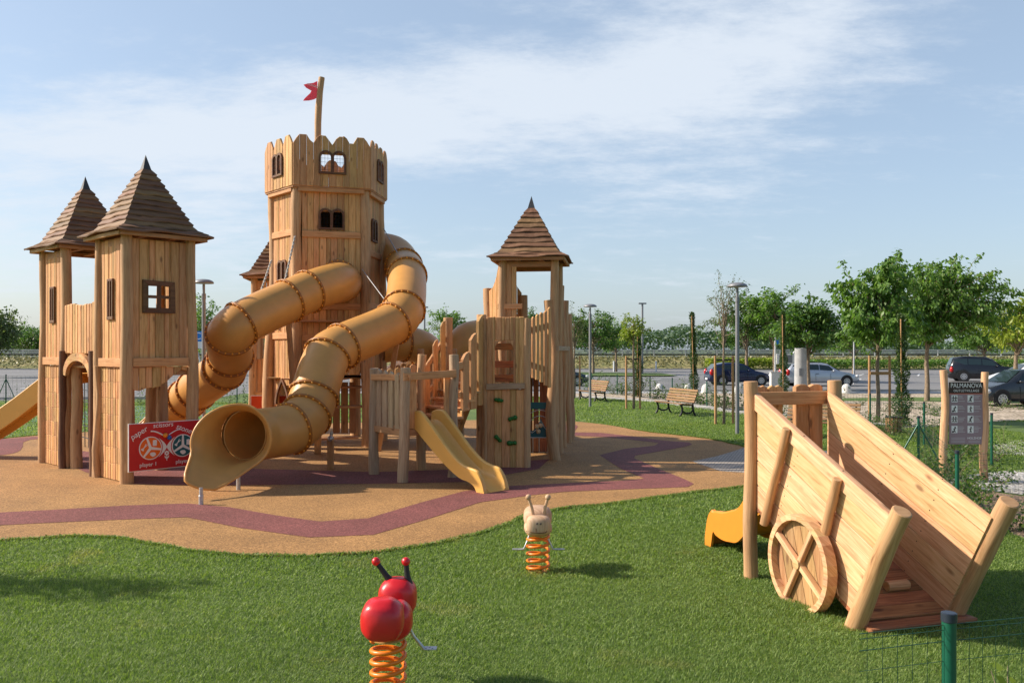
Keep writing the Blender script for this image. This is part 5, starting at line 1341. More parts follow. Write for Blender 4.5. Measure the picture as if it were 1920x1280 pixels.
for r_ in range(4):
    for c_ in range(2):
        px0 = x0 + .035 + c_ * .28; pz0 = zl - .155 - r_ * .178
        prism(m, [(0, 0), (.105, 0), (.105, .125), (0, .125)], (px0, yt, pz0), X, Z, NN, .002, 'x')
        # pictogram: one or two little figures in dark strokes
        lean = ((0, .35), (.5, .1), (0, .55), (.35, .2))[r_][c_]
        for fx_ in ((.03, .075) if (r_, c_) in ((0, 0), (2, 0)) else (.055,)):
            hx = px0 + fx_ + lean * .02; disc(m2, (hx, yt - .002, pz0 + .100), .012, X, Z, NN, .002, 10)
            S = lambda a, b, c, d_: beam(m2, (px0 + fx_ + a, yt - .002, pz0 + b), (px0 + fx_ + c, yt - .002, pz0 + d_), .002, .012, up=(0, 0, 1) if abs(c - a) > abs(d_ - b) else (1, 0, 0), ch=0)
            S(lean * .012, .088, -lean * .01, .048); S(-lean * .01, .05, .014, .012); S(-lean * .01, .05, -.016, .012); S(0, .078, .026, .068 + lean * .04); S(0, .078, -.024, .062)
        if (r_, c_) in ((1, 0), (3, 0)): prism(m2, [(.008, .008), (.035, .008), (.035, .045), (.008, .03)], (px0, yt - .002, pz0), X, Z, NN, .002, 'x')
        if (r_, c_) in ((0, 1), (2, 1)): beam(m2, (px0 + .01, yt - .003, pz0 + .01), (px0 + .095, yt - .003, pz0 + .115), .002, .007, up=(1, 0, 0), ch=0)
        for k in range(5):
            if rd.random() < .85: ln = rd.uniform(.07, .13); prism(m3, [(0, 0), (ln, 0), (ln, .0065), (0, .0065)], (px0 + .115, yt, pz0 + .108 - k * .023), X, Z, NN, .0015, 'x')
for k in range(4):
    prism(m3, [(0, 0), (.24, 0), (.24, .0055), (0, .0055)], (x0 + .03, yt, zb + .11 - k * .026), X, Z, NN, .0015, 'x')
    if k > 1: prism(m3, [(0, 0), (.2, 0), (.2, .0055), (0, .0055)], (x0 + .33, yt, zb + .11 - k * .026), X, Z, NN, .0015, 'x')
m.build('pictogram_tiles', M_WHITE, bo); m2.build('pictograms', M_SIGNB, bo); m3.build('small_print', M_PRINT, bo)

# ------------------------------------------------------------------ benches
def bench(loc, ax, label):
    """loc: front-left foot; ax: along the seat"""
    ax = Vector((ax[0], ax[1], 0)).normalized(); bk = Vector((-ax.y, ax.x, 0)); o = Vector((loc[0], loc[1], 0)); Ln = 1.85
    t = thing('bench', label, 'bench', o[:], 'park benches with cast iron ends')
    q = lambda a, b, z: o + ax * a + bk * b + Vector((0, 0, z))
    m = MB()
    for k in range(4): beam(m, q(0, .03 + k * .115, .435 - k * .012), q(Ln, .03 + k * .115, .435 - k * .012), .095, .032)
    m.build('seat', W_BENCH, t)
    m = MB()
    for k in range(5): beam(m, q(0, .50 + k * .035, .50 + k * .093), q(Ln, .50 + k * .035, .50 + k * .093), .028, .075, up=(bk * .3 + Vector((0, 0, 1))))
    m.build('backrest', W_BENCH, t)
    for a in (.12, Ln - .12):
        m = MB()
        tube(m, [q(a, .0, .415), q(a, .25, .40), q(a, .48, .385), q(a, .54, .5), q(a, .60, .70), q(a, .68, .92)], [.034, .036, .04, .038, .034, .028], 8)
        tube(m, [q(a, .03, .41), q(a, .09, .27), q(a, .06, .12), q(a, -.01, .0)], [.042, .038, .034, .042], 8)
        tube(m, [q(a, .50, .39), q(a, .51, .25), q(a, .55, .1), q(a, .62, .0)], [.042, .038, .034, .042], 8)
        tube(m, [q(a, .09, .20), q(a, .2, .12), q(a, .32, .10), q(a, .44, .13), q(a, .52, .22)], .030, 8)
        m.build('end_frame', M_IRON, t)
    return t
bench((5.16, 30.9), (.35, -.935), 'park bench at the middle of the far lawn, between two staked trees')
bench((3.03, 39.0), (.33, -.94), 'farthest park bench, directly behind the farther lamp post')
bench((7.05, 22.4), (.80, -.60), 'park bench seen through the back of the hay cart')

# ------------------------------------------------------------------ lamps
def lamp(x, y, h, label, ring=False):
    t = thing('street_lamp', label, 'lamp post', (x, y, 0), 'mushroom lamp posts')
    m = MB(); tube(m, [(x, y, 0), (x, y, h * .9)], .052, 14); tube(m, [(x, y, h * .88), (x, y, h - .03)], .036, 12); tube(m, [(x, y, h * .895), (x, y, h * .93)], .06, 12); m.build('pole', M_GREYP, t)
    m = MB(); K = 28; prof = [(.0, .115), (.08, .113), (.16, .10), (.235, .065), (.265, .03), (.27, .0), (.262, -.006), (.20, .0), (.0, .0)]; vs = []; fs = []
    if ring: prof = [(.0, .05), (.1, .048), (.2, .04), (.26, .02), (.27, -.01), (.255, -.02), (.2, -.005), (0, -.003)]
    for k in range(K):
        a = 2 * math.pi * k / K
        for r_, z in prof: vs.append((x + r_ * math.cos(a), y + r_ * math.sin(a), h + z))
    n = len(prof)
    for k in range(K):
        for j in range(n - 1): fs.append((k * n + j, k * n + j + 1, (k + 1) % K * n + j + 1, (k + 1) % K * n + j))
    m.add(vs, [f[::-1] for f in fs], None, True); m.build('lamp_head', M_GREYP, t)
x, y = G(1382.5, 814); lamp(x, y, 4.0, 'tall grey mushroom lamp post just left of the cart')
x, y = G(1106.5, 763); lamp(x, y, 4.0, 'grey mushroom lamp post in front of the farthest bench')
lamp((382 - CX) * 23.5 / F, 23.5, 4.12, 'grey lamp post right behind the near turret, before the parking sign')
def mast(px, d, ztop, label, pyb=None):
    x = (px - CX) * d / F; t = thing('light_mast', label, 'light mast', (x, d, 0), 'slim parking light masts')
    m = MB(); tube(m, [(x, d, 0), (x, d, ztop)], .09, 8); m.build('pole', M_GREYP, t)
    m = MB(); beam(m, (x - .35, d, ztop), (x + .35, d, ztop), .3, .12); m.build('lamp_head', M_GREYP, t)
mast(1204.5, 78, 6.5, 'slim blue-grey parking light mast behind the yellow-green staked tree')
mast(796, 85, 6.5, 'slim parking light mast seen between slide and palings')
t = thing('sign_pole', 'thin white pole rising behind the silver estate car bonnet', 'pole', ((1601 - CX) * 56 / F, 56, 0)); m = MB(); tube(m, [((1601 - CX) * 56 / F, 56, 0), ((1601 - CX) * 56 / F, 56, 2.9)], .045, 8); m.build('pole', M_RAIL, t)

# ------------------------------------------------------------------ parking sign with the letter C
x = P(366, 0, 52).x; t = thing('parking_sign', 'blue parking bay sign with a white letter C', 'sign', (x, 52, 0))
m = MB(); tube(m, [(x, 52, 0), (x + .3, 52, 1.6), (x, 52, 2.6)], .05, 8); m.build('pole', M_RAIL, t)
m = MB(); z0 = H + (HY - 640) * 52 / F; prism(m, [(-.3, z0), (.75, z0), (.75, z0 + .62), (-.3, z0 + .62)], (x - .05, 51.9, 0), (1, 0, 0), (0, 0, 1), (0, -1, 0), .04); pn_ = m.build('panel', M_SIGNBL, t)
m = MB(); prism(m, [(-.3, z0 - .42), (.75, z0 - .42), (.75, z0 - .01), (-.3, z0 - .01)], (x - .05, 51.9, 0), (1, 0, 0), (0, 0, 1), (0, -1, 0), .04); m.build('lower_panel', M_WHITE, t)
text(pn_, 'C', (x + .2, 51.875, z0 + .31), .62, (1, 0, 0), (0, 0, 1), M_WHITE, .002, name='lettering_c')
m = MB(); prism(m, [(-.07, -.1), (.09, 0), (-.07, .1)], (x + .13, 51.87, z0 - .2), (1, 0, 0), (0, 0, 1), (0, -1, 0), .01); m.build('arrow', M_BLACK, t)
# parking ticket sign with blue top, cabinet, column
x = P(1460, 0, 50).x; t = thing('ticket_sign', 'white framed sign post with a blue top behind the climber column', 'sign', (x, 50, 0))
m = MB(); tube(m, [(x - .2, 50, 0), (x - .2, 50, 3.0)], .05, 8); tube(m, [(x + .35, 50, 1.3), (x + .95, 50, 2.2)], .045, 8); m.build('pole', M_RAIL, t)
m = MB(); beam(m, (x - .2, 50, 2.72), (x + .35, 50, 2.9), .05, .30, up=(0, 0, 1)); m.build('panel', M_SIGNBL, t)
m = MB(); prism(m, [(-.15, 1.45), (.9, 1.45), (.9, 2.05), (-.15, 2.05)], (x, 49.9, 0), (1, 0, 0), (0, 0, 1), (0, -1, 0), .06); m.build('board', M_WHITE, t)
m = MB(); prism(m, [(0, 1.53), (.75, 1.53), (.75, 1.97), (0, 1.97)], (x, 49.86, 0), (1, 0, 0), (0, 0, 1), (0, -1, 0), .02); m.build('screen', M_GREYP, t)
x = P(1453, 0, 48.4).x; t = thing('utility_cabinet', 'light grey utility cabinet between the blue and the silver car', 'cabinet', (x, 48.4, 0))
m = MB(); beam(m, (x, 48.4, .02), (x, 48.4, 1.0), .52, .35, up=(0, 1, 0)); m.build('body', M_STONE, t); m = MB(); beam(m, (x - .29, 48.4, 1.02), (x + .29, 48.4, 1.02), .4, .05); m.build('lid', M_CONC, t)
x = P(1501, 0, 45.4).x; t = thing('concrete_column', 'round grey concrete column in front of the silver estate car', 'column', (x, 45.4, 0))
m = MB(); tube(m, [(x, 45.4, 0), (x, 45.4, 2.36)], [.33, .30], 20); m.build('shaft', M_CONC, t); m = MB(); beam(m, (x - .1, 45.06, .9), (x - .1, 45.06, 1.3), .2, .05, up=(0, 1, 0)); m.build('service_hatch', M_GREYP, t)
for i, (px, lab) in enumerate(((1324, 'white stone dome bollard left of the blue car'), (1386, 'white stone dome bollard beside the tall lamp post'), (1587, 'white stone dome bollard below the silver car bonnet'), (1237, 'white stone dome bollard behind the fence left of the slim column plant'), (1290, 'small white stone dome bollard far left on the parking side'))):
    d = 44.6 if i < 3 else 50; x = P(px, 0, d).x; t = thing('bollard', lab, 'bollard', (x, d, 0), 'white dome bollards')
    hb = .5 if i < 3 else .3; m = MB(); ball(m, (x, d, hb - .23), .23, 16, 10, (1, 1, 1.05)); tube(m, [(x, d, 0), (x, d, hb - .2)], [.27, .23], 16); m.build('dome', M_STONE, t)
x, y = P(1676, 0, 23.5).x, 23.5; t = thing('litter_bin', 'wooden-slat litter bin behind the cart sidewall', 'litter bin', (x, y, 0))
m = MB()
for k in range(14): a = 2 * math.pi * k / 14; beam(m, (x + .2 * math.cos(a), y + .2 * math.sin(a), .05), (x + .2 * math.cos(a), y + .2 * math.sin(a), .42), .075, .025, up=(math.cos(a), math.sin(a), 0))
m.build('slats', W_BENCH, t); m = MB(); tube(m, [(x + .2 * math.cos(2 * math.pi * k / 16), y + .2 * math.sin(2 * math.pi * k / 16), .44) for k in range(16)], .02, 6, closed=True); m.build('rim', M_IRON, t)
# ------------------------------------------------------------------ fences
def fence(label, pts, h=1.0, r=.024, vs_=.10, hs=.16, wire=.0022, brace=(), start=0, ends=True, posts=None):
    t = thing('mesh_fence', label, 'fence', (pts[0][0], pts[0][1], 0))
    for k, (x, y) in enumerate(pts):
        if posts and k not in posts: continue
        m = MB(); tube(m, [(x, y, 0), (x, y, h + .015)], r, 10); p = m.build('post', M_FENCE, t)
        m = MB(); tube(m, [(x, y, h + .005), (x, y, h + .045)], r * 1.12, 10); m.build('cap', M_CAP, p)
        if k in brace:
            for s in (-1, 1):
                m = MB(); tube(m, [(x, y, h * .9), (x + s * .5, y + .02, 0)], r * .7, 6); m.build('brace', M_FENCE, t)
    m = MB()
    for (x0, y0), (x1, y1) in zip(pts, pts[1:]):
        L_ = math.hypot(x1 - x0, y1 - y0); n = int(L_ / vs_)
        for k in range(n): 
            q = (k + .5) / n; x = x0 + (x1 - x0) * q; y = y0 + (y1 - y0) * q; tube(m, [(x, y, .03), (x, y, h - .01)], wire, 3, False)
        for z in np.arange(.05, h, hs): tube(m, [(x0, y0, float(z)), (x1, y1, float(z))], wire * (1 if z < h - hs else 1.3), 3, False)
        tube(m, [(x0, y0, h - .01), (x1, y1, h - .01)], wire * 1.5, 3, False); tube(m, [(x0, y0, h - .09), (x1, y1, h - .09)], wire * 1.5, 3, False)
    m.build('wire_mesh', M_WIRE, t)
    return t
fA = [(2.6, 50.5), (4.3, 46), (5.3, 43), (5.9, 41.3), (6.44, 39.8), (7.1, 37.8), (7.9, 34.6), (8.7, 31), (9.6, 27.3), (10.2, 24.3), (9.9, 20.5), (9.5, 16.9)]
fence('green wire fence running along the far lawn beside the parking', fA, 1.0, vs_=.14, hs=.2, wire=.0026, brace=(1,))
fB = [(7.67, 16.1), (5.53, 10.6), (7.2, 11.1), (9.4, 11.9)]
fence('green wire fence with a braced corner post around the sign board', fB, 1.0, vs_=.09, hs=.16, wire=.0013, brace=(0,))
fC = [(1.62, 3.98), (2.11, 4.12), (4.5, 4.7)]
fence('nearest green wire fence with a thick post at the bottom right corner', fC, .985, r=.033, vs_=.075, hs=.15, wire=.0017, posts=(1, 2))
fD = [(-28, 33), (-20.4, 34.4), (-16.5, 35), (-11.6, 36), (-7, 37), (-2.5, 38)]
fence('dark green wire fence with a braced post at the far left', fD, 1.25, vs_=.16, hs=.25, wire=.0028, brace=(1,))
fE = [(8.4, 15.8), (9.05, 16.5)]

def stems(mb, base, h, n, spread, r=.006, seed=0):
    rd = random.Random(seed); tips = []
    for k in range(n):
        a = rd.uniform(0, 6.28); p = Vector(base) + Vector((rd.uniform(-.08, .08), rd.uniform(-.05, .05), 0)); pts = [p.copy()]
        d = Vector((math.cos(a) * spread, math.sin(a) * spread * .5, 1)).normalized()
        for j in range(6):
            d = (d + Vector((rd.uniform(-.35, .35), rd.uniform(-.2, .2), rd.uniform(-.25, .15)))).normalized(); p = p + d * (h / 5 * rd.uniform(.6, 1.1)); p.z = max(.02, p.z); pts.append(p.copy())
        tube(mb, pts, [r * (1 - .12 * i) for i in range(7)], 4, False); tips.append(pts)
    return tips
def shrub(base, h, n, spread, nl, ls, label, mat=None, group='climbing shrubs along the green fence', seed=0, name='climbing_shrub', cat='shrub', sig=.05):
    t = thing(name, label, cat, (base[0], base[1], 0), group)
    m = MB(); paths = stems(m, (base[0], base[1], 0), h, n, spread, seed=seed); m.build('stems', M_BARK, t)
    P_ = []
    for pts in paths:
        for k in range(nl // n):
            i = rng.integers(1, len(pts) - 1); f = rng.random(); q = pts[i].lerp(pts[i + 1], float(f)); P_.append((q.x + rng.normal(0, sig), q.y + rng.normal(0, sig), max(.03, q.z + rng.normal(0, sig))))
    o = np_mesh('leaves', leaves(np.array(P_), ls, .55, .1), 4, mat or L_VINE, t, origin=(base[0], base[1], 0)); return t
rd = random.Random(12)
def along(pts, step):
    out = []
    for (x0, y0), (x1, y1) in zip(pts, pts[1:]):
        L_ = math.hypot(x1 - x0, y1 - y0); n = max(1, int(L_ / step))
        for k in range(n): q = (k + rd.random() * .8) / n; out.append((x0 + (x1 - x0) * q, y0 + (y1 - y0) * q))
    return out
for i, (x, y) in enumerate(along(fA[1:9], 1.0)): shrub((x + rd.uniform(-.1, .3), y), rd.uniform(.6, 1.3), 9, 1.0, 330, .085, 'loose leafy shrub climbing the long far fence', seed=i, sig=.07)
for i, (x, y) in enumerate(along(fA[8:], .6)): shrub((x + rd.uniform(.0, .5), y), rd.uniform(.5, 1.0), 8, 1.0, 260, .055, 'leafy shrub on the fence behind the sign board', seed=i + 40, group='shrubs on the fence behind the sign board', sig=.06)
for i, (x, y) in enumerate(along(fB[:2], .65)): shrub((x + .25, y), rd.uniform(.4, .85), 9, 1.0, 380, .06, 'low shrub in the grass by the braced fence corner', seed=i + 80, group='shrubs by the braced fence corner', sig=.05)
for i, (x, y) in enumerate(((6.0, 10.75), (6.35, 10.8), (6.75, 10.95), (7.1, 11.0), (5.8, 11.0), (7.4, 14.0), (8.4, 14.6))): shrub((x, y), rd.uniform(.3, .55), 7, 1.1, 170, .06, 'thin vine climbing the fence right of the cart shaft', seed=i + 120, group='vines right of the cart shaft', name='vine', cat='vine', sig=.045)
for i, (x, y) in enumerate(along([(-28, 33.2), (-11.6, 36.2)], 1.5)): shrub((x, y), rd.uniform(.6, 1.3), 6, .9, 120, .075, 'sparse shrub along the far left fence', seed=i + 150, group='shrubs along the far left fence', sig=.08)
for i, (x, y) in enumerate(along([(-11.4, 36.2), (-7, 37.2)], 1.0)): shrub((x, y), rd.uniform(.6, 1.2), 6, .9, 120, .075, 'sparse shrub on the fence seen beneath the left tube slide', seed=i + 170, group='shrubs beneath the left tube slide', sig=.08)
for i, (x, y) in enumerate(((2.33, 4.12), (2.5, 4.22), (2.42, 4.05), (2.6, 4.2))): shrub((x, y), rd.uniform(.62, .88), 5, .6, 70, .07, 'leafy vine twined in the nearest fence at the corner', seed=i + 200, group='vines on the nearest fence', name='vine', cat='vine', sig=.045, mat=L_YEL if i % 2 else None)
# ground plants in the pebble bed
for i in range(26):
    px = rd.uniform(1560, 1960); py = rd.uniform(757, 790); x, y = G(px, py); shrub((x, y), rd.uniform(.2, .45), 7, 1.4, 120, .06, 'low green plant in the pale pebble bed', seed=i + 300, group='low plants in the pebble bed', name='bed_plant', cat='plant', sig=.07)

# ------------------------------------------------------------------ trees
def tree(label, x, y, h_tr, cz, rad, nb, nl, ls, mat, r_tr=.07, seed=0, lean=0, sig=.22, droop=.35, name='tree', group=None, along0=.35, up=.5, off=(0, 0), trunk_mat=None, flat=1.0):
    t = thing(name, label, 'tree', (x, y, 0), group); rd = random.Random(seed)
    top = Vector((x + lean, y, h_tr)); m = MB(); pts = [Vector((x, y, -.03)), Vector((x + lean * .3 + .02, y, h_tr * .4)), Vector((x + lean * .7 - .02, y, h_tr * .75)), top, Vector((x + lean + off[0] * .5, y + off[1] * .5, cz + rad[2] * .3))]
    tube(m, pts, [r_tr * 1.25, r_tr, r_tr * .9, r_tr * .8, r_tr * .35], 9, False, .08)
    cc = Vector((x + off[0] + lean, y + off[1], cz)); P_ = []; Dn = []
    for b in range(nb):
        a = rd.uniform(0, 6.28); e = math.asin(rd.uniform(-.72, 1.0)); q = rd.uniform(.55, 1.05) ** .6
        lim = 1 + .45 * noise.noise(Vector((math.cos(a) * 1.5 + seed, math.sin(a) * 1.5, e * 2)))
        tip = cc + Vector((math.cos(a) * math.cos(e) * rad[0], math.sin(a) * math.cos(e) * rad[1], math.sin(e) * rad[2])) * q * lim
        st = top.lerp(pts[-1], rd.random() ** 1.2); c1 = st.lerp(tip, .45) + Vector((0, 0, up * rd.uniform(.1, .5) * rad[2] * .5))
        path = [st.lerp(c1, k / 3) if k < 3 else c1.lerp(tip, (k - 3) / 4) for k in range(8)]
        for k in range(1, 7): path[k] = path[k] + Vector((rd.uniform(-1, 1), rd.uniform(-1, 1), rd.uniform(-1, 1))) * .05 * rad[0]
        tube(m, path, [r_tr * .32 * (1 - k * .12) for k in range(8)], 5, False)
        nn = nl // nb; f = along0 + (1 - along0) * rng.random(nn) ** .8; idx = f * 7
        pa_ = np.array([tuple(p) for p in path]); i0 = np.clip(idx.astype(int), 0, 6); fr_ = (idx - i0)[:, None]; c_ = pa_[i0] * (1 - fr_) + pa_[i0 + 1] * fr_
        sg = sig * (1.15 - .6 * f)[:, None]; P_.append(c_ + rng.normal(0, 1, (nn, 3)) * sg * [1, 1, .8])
        dd = pa_[i0 + 1] - pa_[i0]; dd /= np.linalg.norm(dd, axis=1, keepdims=True) + 1e-9; Dn.append(dd * .5 + [0, 0, -droop])
    m.build('trunk', trunk_mat or M_BARK, t)
    np_mesh('crown', leaves(np.concatenate(P_), ls, .5, 0, dirs=np.concatenate(Dn)), 4, mat, t, origin=(x, y, 0))
    return t
def stakes(label, tree_x, y, xs, h, cross=False):
    t = thing('tree_stakes', label, 'tree stakes', (xs[0], y, 0), 'wooden tree stakes')
    for x in xs:
        m = MB(); log(m, (x, y - .02, 0), (x, y, h), .042, .038, bend=.01, seed=x, seg=9, n=5); m.build('stake', M_STAKE, t)
    m = MB()
    if cross: beam(m, (xs[0], y - .05, 1.55), (xs[1], y - .05, 1.55), .04, .1)
    else: beam(m, (xs[0], y - .0, h - .12), (xs[1], y, h - .12), .015, .05)
    m.build('cross_tie', M_STAKE if cross else M_BLACK, t)
PX = lambda px, d: (px - CX) * d / F
d = 32.9; tree('small staked tree with yellow-green crown in the middle of the far lawn', PX(1188, d), d, 2.5, 3.05, (.52, .52, .72), 22, 1500, .10, L_YEL, .045, 1, sig=.12)
stakes('pair of stakes at the yellow-green tree', 0, d, (PX(1174, d), PX(1200, d)), 2.05)
d = 26.2; tree('slender airy tree with sparse grey-green leaves left of the tall lamp post', PX(1357, d), d, 2.2, 3.35, (.72, .72, 1.25), 34, 1500, .062, L_AIRY, .038, 2, sig=.09, along0=.3)
stakes('pair of stakes at the slender airy tree', 0, d, (PX(1341, d), PX(1374, d)), 2.1)
d = 27.0; tree('left of the two big staked trees, drooping leaves, between cart posts and sign', PX(1646, d), d, 2.15, 3.75, (1.65, 1.4, 1.75), 80, 8600, .15, L_MID, .06, 3, sig=.10, droop=.8, along0=.15)
stakes('tall stake frame with cross board behind the cart', 0, d, (PX(1630, d), PX(1668, d)), 2.1, True)
d = 38.0; tree('biggest tree with wide spreading leafy crown above the information board', PX(1738, d), d, 2.2, 4.35, (2.9, 2.6, 2.35), 120, 15500, .19, L_MID, .10, 4, sig=.16, droop=.7, off=(.7, 0), along0=.12, name='tree')
d = 40.0; tree('thin pale tree right beside the log palisade', PX(1077, d), d, 2.2, 3.2, (.55, .5, 1.4), 26, 1300, .085, L_AIRY, .045, 5, sig=.12)
stakes('single-row stakes beside the log palisade', 0, d, (PX(1087, d), PX(1075, d) - .3), 2.0)
for (px, d, cz, rad, nl, sd, lab, mat) in ((1112, 78, 4.1, (2.9, 2.5, 2.2), 4200, 6, 'dense round parking tree behind the farther lamp post', L_DARK), (1155, 88, 3.6, (2.4, 2.2, 2.1), 3200, 7, 'round parking tree left of the yellow-green staked tree', L_MID),
    (1400, 62, 4.2, (2.6, 2.4, 2.6), 5200, 8, 'dark leafy tree behind the tall lamp post above the blue car', L_DARK), (1452, 60, 4.5, (2.4, 2.2, 2.7), 5200, 9, 'full green tree above the utility cabinet', L_MID), (1515, 46.2, 3.5, (1.8, 1.7, 1.65), 5600, 10, 'green tree rising over the concrete column', L_DARK),
    (1905, 46, 3.7, (2.2, 2.1, 1.9), 4600, 11, 'bright green tree cut by the right picture edge', L_YEL), (1846, 70, 3.6, (4.0, 2.6, 2.0), 5200, 12, 'wide mid-green tree behind the black off-roader', L_MID), (1600, 80, 3.2, (3.4, 2.4, 1.6), 3000, 23, 'low green tree behind the left big staked tree', L_MID),
    (838, 84, 4.3, (2.8, 2.2, 2.2), 3600, 13, 'green tree showing above the palings beside the tube slide', L_MID), (985, 80, 4.2, (1.6, 1.4, 3.0), 2200, 14, 'green tree peeping between the turret posts', L_DARK),
    (383, 75, 3.8, (2.4, 2.2, 3.2), 3600, 15, 'green tree behind the parking sign', L_MID)):
    tree(lab, PX(px, d), d, cz * .5, cz, rad, 46, nl, .24, mat, .12, sd, sig=.28, along0=.3)
for (px, d, cz, rad, sd, lab, mat) in ((-12, 70, 4.0, (2.1, 2.0, 2.4), 16, 'reddish-tipped tree at the left picture edge', L_AIRY), (18, 118, 3.6, (4.4, 3, 2.6), 17, 'darker bushy tree far left beyond the parking', L_DARK), (60, 112, 3.4, (4.2, 3, 2.0), 18, 'wide bushy tree left of the left-end turret', L_DARK), (104, 125, 3.6, (4.2, 3, 2.6), 19, 'bushy tree partly behind the left-end turret', L_MID), (-60, 115, 4.2, (5, 3, 3.2), 20, 'bushy tree just outside the left edge', L_DARK)):
    tree(lab, PX(px, d), d, 1.5, cz, rad, 50, 4200, .30, mat, .14, sd, sig=.5, along0=.2)
# slim climber columns
def column(px, d, h, w, lab, seed, lean=0.0):
    x = PX(px, d); t = thing('columnar_shrub', lab, 'columnar shrub', (x, d, 0), 'slim evergreen columns tied to canes')
    m = MB(); tube(m, [(x - .06, d - .1, 0), (x - .06 + lean * .8, d - .1, h * .97)], .022, 6); m.build('cane', M_STAKE, t)
    n = 5200; z = rng.random(n) ** 1.1 * h; r_ = w * (1.0 - .62 * z / h) * (.75 + .25 * np.sin(z * 7 + seed)) * np.sqrt(rng.random(n)); a = rng.uniform(0, 6.28, n)
    p = np.stack([x + lean * z / h + r_ * np.cos(a), d + r_ * np.sin(a), z + .03], 1)
    np_mesh('foliage', leaves(p, .07, .5, -.9), 4, L_COL, t, origin=(x, d, 0))
column(1303, 36.5, 3.85, .27, 'slim leafy column tied to a cane, left of the airy staked tree', 1, -.12)
column(1470, 37, 3.9, .28, 'slim leafy column behind the cart crossbar', 2, -.05)
column(1692, 25.5, 3.3, .36, 'nearest slim leafy column between the two big trees', 3, -.04)
column(1197, 41, 3.3, .34, 'slim leafy column right behind the yellow-green staked tree', 4, 0)

# hedges and far wood
def leaf_mass(name, label, cat, x0, x1, y0, y1, z0, z1, n, ls, mat, kind=None, fn=None):
    x = rng.uniform(x0, x1, n); y = rng.uniform(y0, y1, n); top = z1 * (fn(x) if fn is not None else 1); z = z0 + (top - z0) * np.sqrt(rng.random(n))
    o = np_mesh(name, leaves(np.stack([x, y, z], 1), ls, .8, 0), 4, mat); tag(o, label, cat, kind=kind); return o
leaf_mass('hedge', 'low green hedge below the rails behind the silver car', 'hedge', 32, 64, 95.5, 98, .1, 1.15, 9000, .22, L_MID)
leaf_mass('hedge', 'low bushy hedge at the parking edge behind the blue car', 'hedge', 22, 33, 95.5, 98, .1, 1.3, 3500, .25, L_YEL)
leaf_mass('verge_weeds', 'dry yellowish weeds on the bank beyond the parking', 'weeds', -140, 90, 97.5, 106, .2, 1.5, 26000, .30, L_DRY, 'stuff')
prof_ = lambda x: 1 + .28 * np.sin(x * .043) + .16 * np.sin(x * .13 + 1) + .10 * np.sin(x * .41) + .06 * np.sin(x * 1.1)
leaf_mass('far_treeline', 'hazy green line of woods along the horizon', 'wood', -330, 330, 232, 262, .5, 6.2, 90000, .85, L_FAR, 'stuff', prof_)
# rails of the viaduct
t = thing('guard_rail', 'long grey multi-rail barrier along the horizon beyond the parking', 'guard rail', (20, 108, 0))
for z, w in ((2.22, .15), (2.0, .14), (1.80, .10), (1.42, .16)):
    m = MB(); beam(m, (-90, 108, z), (150, 108, z), .06, w); m.build('rail', M_RAIL, t)
m = MB(); beam(m, (-90, 108.4, 1.66), (150, 108.4, 1.62), .1, .18); m.build('cable_duct', M_IRON, t)
m = MB()
for x in np.arange(-90, 150, 4.0): beam(m, (float(x), 108.15, 1.2), (float(x), 108.15, 2.2), .12, .1, up=(0, 1, 0))
m.build('uprights', M_RAIL, t)
# little white marker posts and trolleys in the car park
for px, d, lab in ((1230, 84, 'short white marker post beside the far hedge'), (1151, 88, 'white marker post under the round parking tree')):
    d = 88; x = PX(px if px > 1200 else px, d); t = thing('marker_post', lab, 'post', (x, d, 0)); m = MB(); tube(m, [(x, d, 0), (x, d, 1.1)], .09, 8); m.build('post', M_WHTC, t)

